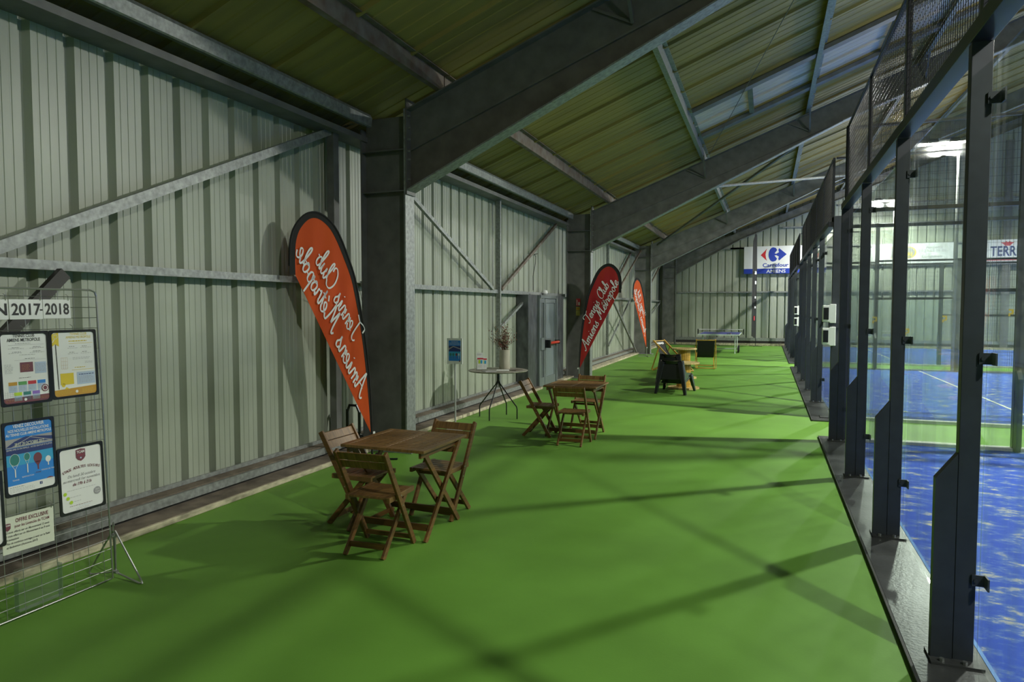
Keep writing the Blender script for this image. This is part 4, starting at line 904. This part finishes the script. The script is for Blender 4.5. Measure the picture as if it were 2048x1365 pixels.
def make_chair():
    """faces local +y; rear feet at y=-.2"""
    t = thing('folding_chair', '', 'chair'); hw = .20
    zs = .43
    for sx in (-1, 1):
        x = sx * hw
        MB().bar((x, .20, 0), (x, -.235, .775), .022, .045, (0, 1, 0)).build('leg', wood, t, bevel=.003)
        x2 = sx * (hw - .045)
        MB().bar((x2, -.20, 0), (x2, .16, zs - .02), .022, .042, (0, 1, 0)).build('leg', wood, t, bevel=.003)
    st = MB()
    for i in range(6): y = -.135 + i * .061; st.box(-.157, .157, y, y + .054, zs - .016, zs)
    for sx in (-1, 1): st.box(sx * .170 - .013, sx * .170 + .013, -.145, .240, zs - .036, zs + .002)
    st.build('seat', wood_h, t, bevel=.002)
    bk = MB()
    for z0, z1 in ((.640, .697), (.704, .762)):
        f = lambda z: .20 - .435 * z / .775
        bk.hull([(-.19, f(z0) - .008, z0), (.19, f(z0) - .008, z0), (.19, f(z0) + .010, z0), (-.19, f(z0) + .010, z0)],
                [(-.19, f(z1) - .008, z1), (.19, f(z1) - .008, z1), (.19, f(z1) + .010, z1), (-.19, f(z1) + .010, z1)])
    bk.build('backrest', wood_h, t)
    for p_, q_, h_ in (((-.155, -.14, .07), (.155, -.14, .07), .04), ((-.19, .165, .06), (.19, .165, .06), .035), ((-.155, .135, zs - .05), (.155, .135, zs - .05), .03)):
        MB().bar(p_, q_, .014, h_).build('stretcher', wood, t)
    bo = MB()
    for sx in (-1, 1): bo.tube([(sx * .213, .005, .345), (sx * .19, .005, .345)], .006, 6); bo.tube([(sx * .213, -.02, .425), (sx * .19, -.02, .425)], .006, 6)
    bo.build('bolt', chrome, t)
    return t
T1 = make_table(); T1.location = (-2.755, 4.90, 0); T1.rotation_euler.z = R_ = math.radians(-1.5)
T1['label'] = 'slatted brown folding table with three chairs, the nearer set, before the orange flag'; T1['group'] = 'wooden folding tables'
T2 = copy_tree(T1); T2.location = (-2.50, 9.33, 0); T2.rotation_euler.z = math.radians(-1)
T2['label'] = 'slatted brown folding table of the farther set, right of the round metal table'
C0 = make_chair(); C0['group'] = 'wooden folding chairs'
CH = [((-2.69, 4.35, 0), 0.03, 'wooden folding chair with its back to the viewer at the nearer table'),
      ((-3.18, 4.87, 0), -PI / 2 - .05, 'wooden folding chair on the wall side of the nearer table'),
      ((-2.635, 5.33, 0), PI - .08, 'wooden folding chair behind the nearer table, facing the viewer'),
      ((-2.37, 8.66, 0), 0.02, 'wooden folding chair with its back to the viewer at the farther table'),
      ((-2.98, 9.12, 0), -PI / 2 + .06, 'wooden folding chair on the wall side of the farther table'),
      ((-2.47, 9.86, 0), PI - .05, 'wooden folding chair behind the farther table, facing the viewer')]
for i, (l, r, lb) in enumerate(CH):
    c = C0 if i == 0 else copy_tree(C0); c.location = l; c.rotation_euler.z = r; c['label'] = lb

# ------------------------------------------------------------------ round table, vase, leaflets, sign stand
RX, RY, RZ = -4.07, 10.28, .785
t = thing('round_table', 'round stone topped table on thin black splayed legs by the cladding wall', 'table', (RX, RY, 0))
MB().lathe([(0, RZ - .022), (.47, RZ - .022), (.485, RZ - .012), (.485, RZ - .004), (.47, RZ), (0, RZ)], n=48).build('table_top', slate, t)
MB().tube([(0, 0, .57), (0, 0, RZ - .02)], .020, 12).build('stem', blackp, t)
for k_ in range(4):
    a = math.radians(-3 + 90 * k_ + 0); c_, s_ = math.cos(a), math.sin(a)
    MB().tube([(c_ * .015, s_ * .015, .60), (c_ * .04, s_ * .04, .55), (c_ * .29, s_ * .29, .24), (c_ * .325, s_ * .325, .20), (c_ * .335, s_ * .335, .16), (c_ * .335, s_ * .335, .0)], .0105, 8).build('leg', blackp, t)
V = thing('flower_vase', 'tall cream stoneware vase of dried red brown twigs on the round table', 'vase', (RX + .03, RY + .22, RZ))
MB().lathe([(0, 0), (.088, 0), (.092, .01), (.088, .15), (.086, .31), (.080, .315), (.074, .30), (.074, .02), (0, .02)], n=28).build('vase_body', ceramic, V, smooth=True)
tw = MB(); bd = MB(); random.seed(3)
for i in range(64):
    a = random.uniform(0, 2 * PI); sp = random.uniform(.03, .30); hh = random.uniform(.16, .44) * (1.25 - sp * 1.1)
    p0 = Vector((random.uniform(-.05, .05), random.uniform(-.05, .05), .26)); p3 = Vector((sp * math.cos(a), sp * math.sin(a), .30 + hh))
    p1 = p0 + Vector((p3.x * .25, p3.y * .25, hh * .55)); p2 = p0 + Vector((p3.x * .7, p3.y * .7, hh * .85)) + Vector((random.uniform(-.02, .02),) * 3)
    tw.tube([p0, p1, p2, p3], [.0022, .0018, .0013, .0008], 4)
    for k_ in range(9):
        f = random.uniform(.35, 1); q = p1.lerp(p2, f * 2 - 1) if f > .5 else p0.lerp(p1, f * 2); q = q.lerp(p3, max(0, f - .6) * 2)
        q = q + Vector((random.uniform(-.022, .022), random.uniform(-.022, .022), random.uniform(-.01, .02))); r_ = random.uniform(.004, .011)
        bd.cur = random.choice((0, 0, 1, 2)); bd.add([q + Vector((r_, 0, 0)), q + Vector((0, r_, .003)), q + Vector((-r_, 0, 0)), q + Vector((0, -r_, .003)), q + Vector((0, 0, r_ * 1.5)), q - Vector((0, 0, r_))],
               [(0, 1, 4), (1, 2, 4), (2, 3, 4), (3, 0, 4), (1, 0, 5), (2, 1, 5), (3, 2, 5), (0, 3, 5)])
tw.build('twigs', mat('dry_twig', (.10, .07, .04), .8), V)
o = bd.build('dried_blossom', [mat('dry_red_blossom', (.16, .04, .03), .8), mat('dry_cream_blossom', (.35, .30, .20), .8), mat('dry_green_leaf', (.09, .10, .04), .8)], V); o['kind'] = 'stuff'
t = thing('leaflet_rack', 'clear stand of colourful leaflets on the edge of the round table', 'leaflet holder', (RX - .22, RY - .16, RZ), math.radians(18))
MB().box(-.09, .09, -.01, .13, 0, .006).box(-.085, .085, .10, .106, .0, .16).build('stand_body', acryl, t)
def leaflet(x, y, z, w_, h_, cols, lean, label):
    q = thing('leaflet', label, 'leaflet', tuple(t.matrix_basis @ Vector((x, y, z))), t.rotation_euler.z, 'leaflets in the clear stand')
    f = lambda u, v, d: (u, v * lean + d, v)
    MB().prism([(-w_ / 2, 0), (w_ / 2, 0), (w_ / 2, h_), (-w_ / 2, h_)], f, 0, .006).build('paper', kW, q)
    cv = Canvas((0, -.001, 0), (1, 0, 0), Vector((0, lean, 1)), (0, -1, 0)); cols(cv, w_, h_); cv.build('print', q)
t.matrix_basis  # noqa
bpy.context.view_layer.update()
def lf1(cv, w_, h_): cv.rect(-w_ / 2, h_ * .78, w_ / 2, h_ * .9, kRed, 1); cv.rect(-.03, h_ * .45, .0, h_ * .75, kLi, 1); cv.rect(.005, h_ * .45, .035, h_ * .72, kCy, 1); cv.scribble(-.035, h_ * .3, .07, kGY, .003, 1, 3, .015)
def lf2(cv, w_, h_): cv.scribble(-.035, h_ * .9, .07, kGY, .003, 1, 2, .012); cv.rect(-.03, h_ * .3, .03, h_ * .7, kPB, 1)
leaflet(-.03, .035, .012, .10, .20, lf1, .30, 'front leaflet with a red band and lime patch in the clear stand')
leaflet(.03, .050, .012, .09, .19, lf1, .30, 'red banded leaflet beside and behind the front one')
leaflet(-.045, .085, .012, .10, .26, lf2, .28, 'tall white leaflet at the back of the clear stand')
for dx, dy, rz, m_, nm in ((.12, -.10, .3, kW, 'open white magazine lying flat on the round table'), (-.02, -.33, .9, kGY, 'grey leaflet lying at the front of the round table'), (.30, .02, 1.3, C('darkbrown', .09, .07, .05), 'dark booklet near the door side rim of the round table')):
    o = MB().box(-.10, .10, -.07, .07, 0, .005).box(-.098, .098, -.068, .068, .005, .008).build('magazine', m_, loc=(RX + dx, RY + dy, RZ + .0008)); o.rotation_euler.z = rz; tag(o, nm, 'magazine', 'papers on the round table')
t = thing('sign_stand', 'slim white pole carrying a small white framed blue poster', 'sign', (-4.26, 9.05, 0)); o_ = (0, 0, 0)
MB().lathe([(0, 0), (.13, 0), (.13, .006), (.02, .012), (0, .012)], n=24).build('base_disc', white, t)
MB().tube([(0, 0, .01), (0, 0, 1.02)], .013, 10).build('pole', mat('pale_grey_pole', (.42, .44, .42), .4), t)
MB().box(-.122, .122, -.012, .006, .972, 1.347).build('sign_frame', white, t)
cv = Canvas((0, -.0135, .985), (1, 0, 0), (0, 0, 1), (0, -1, 0))
cv.rect(-.095, .025, .095, .33, kBlue, 1); cv.rect(-.095, .17, .095, .25, kNavy, 2); cv.poly([(-.095, .19), (-.02, .235), (.095, .20), (.095, .215), (-.02, .25), (-.095, .215)], kGY, 3)
cv.rect(-.095, .10, .095, .165, kCy, 2); cv.text('VENEZ DECOUVRIR', 0, .305, .012, kW, .11, 3); cv.text('NOS NOUVELLES INSTALLATIONS', 0, .285, .011, kW, .16, 3); cv.text('AU TENNIS CLUB AMIENS METROPOLE', 0, .265, .010, kW, .17, 3)
for u, m_ in ((-.065, kTeal), (-.02, kTeal), (.03, kMar), (.068, kW)): cv.disc(u, .125, .016 if m_ is not kW else .009, m_, 4, .021); cv.line((u, .11), (u, .065), .005, m_, 4)
cv.rect(-.095, .008, .095, .03, kW, 3); cv.disc(.08, .03, .011, kMar, 4)
cv.build('print', t)

# fire alarm plates on the second column
o = thing('alarm_sign', 'small red fire alarm plate on the second column web', 'sign', (-4.475, 16.835, 1.9)); off = (-4.475, 16.835, 1.9)
MB(off).box(-4.53, -4.42, 16.82, 16.835, 1.83, 2.02).build('plate', kRed, o)
cv = Canvas((0, 16.819, 0), (1, 0, 0), (0, 0, 1), (0, -1, 0), off); cv.poly([(-4.515, 1.85), (-4.50, 1.85), (-4.495, 1.97), (-4.515, 2.0)], kW, 1); cv.rect(-4.47, 1.85, -4.43, 1.93, kW, 1); cv.build('print', o)
o = thing('instruction_sign', 'small yellow instruction plate below the red alarm plate', 'sign', (-4.475, 16.835, 1.7)); off = (-4.475, 16.835, 1.7)
MB(off).box(-4.53, -4.43, 16.82, 16.835, 1.59, 1.81).build('plate', C('paleyellow', .45, .42, .10), o)
cv = Canvas((0, 16.819, 0), (1, 0, 0), (0, 0, 1), (0, -1, 0), off); cv.rect(-4.52, 1.74, -4.44, 1.79, kOch, 1); cv.rect(-4.53, 1.715, -4.43, 1.722, kK, 1); cv.build('print', o)
o = thing('hose_bracket', 'dark rounded hose bracket on the outer side of the nearest column', 'bracket', (-4.72, 7.0, .3)); off = (-4.72, 7.0, .3)
MB(off).tube([(-4.80, 7.1, .55), (-4.80, 7.1, .28), (-4.77, 7.1, .22), (-4.66, 7.1, .22), (-4.63, 7.1, .28), (-4.63, 7.1, .52), (-4.67, 7.1, .60), (-4.77, 7.1, .60), (-4.80, 7.1, .52)], .018, 8).build('loop', blackp, o)
MB(off).box(-4.82, -4.60, 7.07, 7.13, .16, .25).build('holder', blackp, o)

# ------------------------------------------------------------------ spools, armchairs, deck chairs
def spool(loc, r, hh, rc, label):
    t = thing('cable_spool_table', label, 'table', loc); t['group'] = 'wooden cable spools'
    MB().lathe([(0, 0), (r, 0), (r, .035), (rc, .035), (0, .035)], n=40).build('bottom_disc', plyw, t)
    MB().lathe([(0, hh - .035), (r - .005, hh - .035), (r, hh - .03), (r, hh - .005), (r - .005, hh), (0, hh)], n=40).build('top_disc', plyw, t)
    core = MB()
    for k_ in range(18):
        a0, a1 = 2 * PI * (k_ + .04) / 18, 2 * PI * (k_ + .96) / 18
        core.add([(rc * math.cos(a) * f, rc * math.sin(a) * f, z) for z in (.035, hh - .035) for a, f in ((a0, 1), (a1, 1), (a1, .9), (a0, .9))],
                 [(0, 1, 5, 4), (1, 2, 6, 5), (2, 3, 7, 6), (3, 0, 4, 7)])
    core.lathe([(rc * .93, .03), (rc * .93, hh - .03)], n=18)
    core.build('core', pine, t)
    return t
spool((-1.70, 15.50, 0), .34, .585, .155, 'low wooden cable spool table in front of the tall spool')
spool((-1.94, 17.75, 0), .31, .765, .155, 'taller yellow wooden cable spool behind the black armchairs')

def armchair():
    """moulded plastic lounge chair, faces +y, rear feet at y=-.42"""
    t = thing('plastic_armchair', '', 'armchair'); k = .5
    bk = MB()   # leaning back shell with dished top
    N = 8; rows = []
    for j in range(7):
        f = j / 6; z = .22 + f * .47; y = -.16 - .17 * f; hw = .235 - .03 * f
        rows.append([((-hw + 2 * hw * i / N), y - .05 * (1 - (2 * i / N - 1) ** 2), z + (.012 * abs(2 * i / N - 1) ** 2 if j == 6 else 0)) for i in range(N + 1)])
    vs = [p for r_ in rows for p in r_] + [(a, b2 - .025, c) for r_ in rows for a, b2, c in r_]; M = N + 1; T_ = 7 * M; fs = []
    for j in range(6):
        for i in range(N): fs.append((j * M + i, j * M + i + 1, (j + 1) * M + i + 1, (j + 1) * M + i)); fs.append((T_ + j * M + i, T_ + (j + 1) * M + i, T_ + (j + 1) * M + i + 1, T_ + j * M + i + 1))
        fs.append((j * M, (j + 1) * M, T_ + (j + 1) * M, T_ + j * M)); fs.append((j * M + N, T_ + j * M + N, T_ + (j + 1) * M + N, (j + 1) * M + N))
    for i in range(N): fs.append((6 * M + i, 6 * M + i + 1, T_ + 6 * M + i + 1, T_ + 6 * M + i)); fs.append((i, T_ + i, T_ + i + 1, i + 1))
    bk.add(vs, fs); bk.build('backrest', blackp, t, smooth=True)
    st = MB(); st.hull([(-.25, -.20, .20), (.25, -.20, .20), (.25, -.20, .235), (-.25, -.20, .235)], [(-.29, .42, .335), (.29, .42, .335), (.29, .42, .375), (-.29, .42, .375)]); st.build('seat', blackp, t, bevel=.012)
    for sx in (-1, 1):
        # side wing from back top down to the seat front
        wv = MB(); f = lambda a, b2, q: (sx * (q + .055 * (.69 - b2)), a, b2)
        wv.prism([(-.36, .70), (-.30, .705), (-.20, .50), (-.05, .43), (.42, .385), (.42, .30), (.30, .27), (.0, .30), (-.20, .26), (-.36, .36), (-.42, .45)], f, .215, .245)
        wv.build('side_wing', blackp, t, bevel=.008)
        x = sx
        MB().hull([(x * .275, -.47, 0), (x * .335, -.47, 0), (x * .335, -.38, 0), (x * .275, -.38, 0)], [(x * .13, -.40, .66), (x * .235, -.40, .69), (x * .24, -.27, .69), (x * .15, -.28, .66)]).build('leg', blackp, t, bevel=.012)
        MB().hull([(x * .31, .36, 0), (x * .355, .36, 0), (x * .355, .44, 0), (x * .31, .44, 0)], [(x * .22, .24, .33), (x * .29, .22, .36), (x * .29, .42, .36), (x * .22, .42, .33)]).build('leg', blackp, t, bevel=.01)
    ap = MB(); ap.hull([(-.24, -.40, .30), (.24, -.40, .30), (.24, -.36, .30), (-.24, -.36, .30)], [(-.20, -.385, .62), (.20, -.385, .62), (.20, -.35, .62), (-.20, -.35, .62)]); ap.build('rear_panel', blackp, t, bevel=.01)
    return t
A = armchair(); A.location = (-1.79, 14.76, 0); A.rotation_euler.z = -.10; A['label'] = 'glossy black plastic lounge chair nearest the viewer, in front of the low spool'; A['group'] = 'black plastic lounge chairs'
A2 = copy_tree(A); A2.location = (-2.12, 16.68, 0); A2.rotation_euler.z = .04; A2['label'] = 'glossy black plastic lounge chair behind the first one, beside the tall spool'
A.location = (-1.79, 14.72, 0)

def deck(label, loc, rz, headtxt):
    """faces +y: top bar at rear high"""
    t = thing('deck_chair', label, 'deck chair', loc, rz, 'wooden deck chairs'); hw = .27; s = 1
    for sx in (-1, 1):
        MB().bar((sx * hw, .55, .01), (sx * hw, -.42, .86), .025, .04, (0, 1, 0)).build('rail', pine, t)
        MB().bar((sx * (hw - .03), -.45, .01), (sx * (hw - .03), .33, .42), .022, .035, (0, 1, 0)).build('rail', pine, t)
        MB().bar((sx * (hw + .02), -.45, .03), (sx * (hw + .02), -.22, .68), .02, .03, (0, 1, 0)).build('support', pine, t)
    b_ = MB()
    for y, z in ((-.40, .84), (.33, .42), (.54, .03), (-.45, .03)): b_.tube([(-hw, y, z), (hw, y, z)], .014, 8)
    b_.build('crossbar', pine, t)
    sl = MB(); N = 12; top, bot = Vector((0, -.40, .845)), Vector((0, .33, .43)); pr = []
    for i in range(N + 1):
        f = i / N; p = top.lerp(bot, f); p.z -= .26 * math.sin(PI * f) ** .8 * (1 + .2 * f); p.y -= .04 * math.sin(PI * f); pr.append(p)
    vs = []
    for dz in (0, .004):
        for p in pr: vs += [(-hw + .03, p.y, p.z + dz), (hw - .03, p.y, p.z + dz)]
    K = 2 * (N + 1); fs = [(2 * i, 2 * i + 1, 2 * i + 3, 2 * i + 2) for i in range(N)] + [(K + 2 * i, K + 2 * i + 2, K + 2 * i + 3, K + 2 * i + 1) for i in range(N)]
    sl.add(vs, fs); sl.build('canvas_sling', blackc, t)
    d = (pr[2] - pr[0]).normalized(); n = Vector((1, 0, 0)).cross(d); n = -n if n.z < 0 else n
    cv = Canvas(pr[0] + n * .010 + d * .09, (-1, 0, 0), -d, n); cv.text('HEAD', 0, -.02, .055, kW, .34, 1, bold=.05); cv.build('print', t)
deck('black canvas deck chair showing its white lettering, behind the lounge chairs', (-2.50, 19.6, 0), PI - 2.0 + .0 - PI, True)
deck('black canvas deck chair seen from behind, its back to the viewer', (-1.68, 20.95, 0), .12, True)

# ------------------------------------------------------------------ table tennis table
t = thing('ping_pong_table', 'dark blue table tennis table on wheels before the far wall', 'table', (-1.72, 28.75, 0), 0)
Z = .76; alu = mat('pale_green_tube', (.60, .68, .62), .4, .1)
MB().box(-.76, .76, -1.37, 1.37, Z - .018, Z).build('table_top', blueline, t)
MB().box(-.765, .765, -1.375, -1.36, Z - .045, Z + .001).box(-.765, .765, 1.36, 1.375, Z - .045, Z + .001).box(-.765, -.75, -1.37, 1.37, Z - .045, Z + .001).box(.75, .765, -1.37, 1.37, Z - .045, Z + .001).build('edge_band', alu, t)
for sx in (-1, 1):
    for y in (-1.05, 1.05):
        MB().tube([(sx * .60, y, 0), (sx * .60, y, Z - .02)], .018, 8).build('leg', alu, t)
    wv = MB()
    for y in (-.30, .30): wv.tube([(sx * .70 - .03, y, .13), (sx * .70 + .03, y, .13)], .13, 18)
    wv.build('wheel', blackr, t)
MB().tube([(-.70, -.30, .13), (.70, -.30, .13)], .014, 6).tube([(-.70, .30, .13), (.70, .30, .13)], .014, 6).build('axle', alu, t)
nb = MB(); mesh_sheet(nb, (-.86, 0, 0), (1, 0, 0), 1.72, Z + .008, Z + .14, .02, .02, .0012); net = nb.build('net', blackr, t)
MB().box(-.86, .86, -.006, .006, Z + .135, Z + .155).build('net_band', white, net)
MB().box(-.90, -.86, -.02, .02, Z - .05, Z + .16).build('net_post', blackp, t); MB().box(.86, .90, -.02, .02, Z - .05, Z + .16).build('net_post', blackp, t)
t = thing('table_tennis_bat', 'small dark bat lying on the blue table', 'bat', (-1.35, 27.75, Z), .5)
MB().prism([(.075 * math.cos(2 * PI * i / 20), .08 * math.sin(2 * PI * i / 20)) for i in range(20)], lambda a, b2, q: (a, b2, q), .001, .012).build('blade', blackr, t)
MB().box(-.013, .013, -.17, -.07, .002, .022).build('handle', plyw, t)
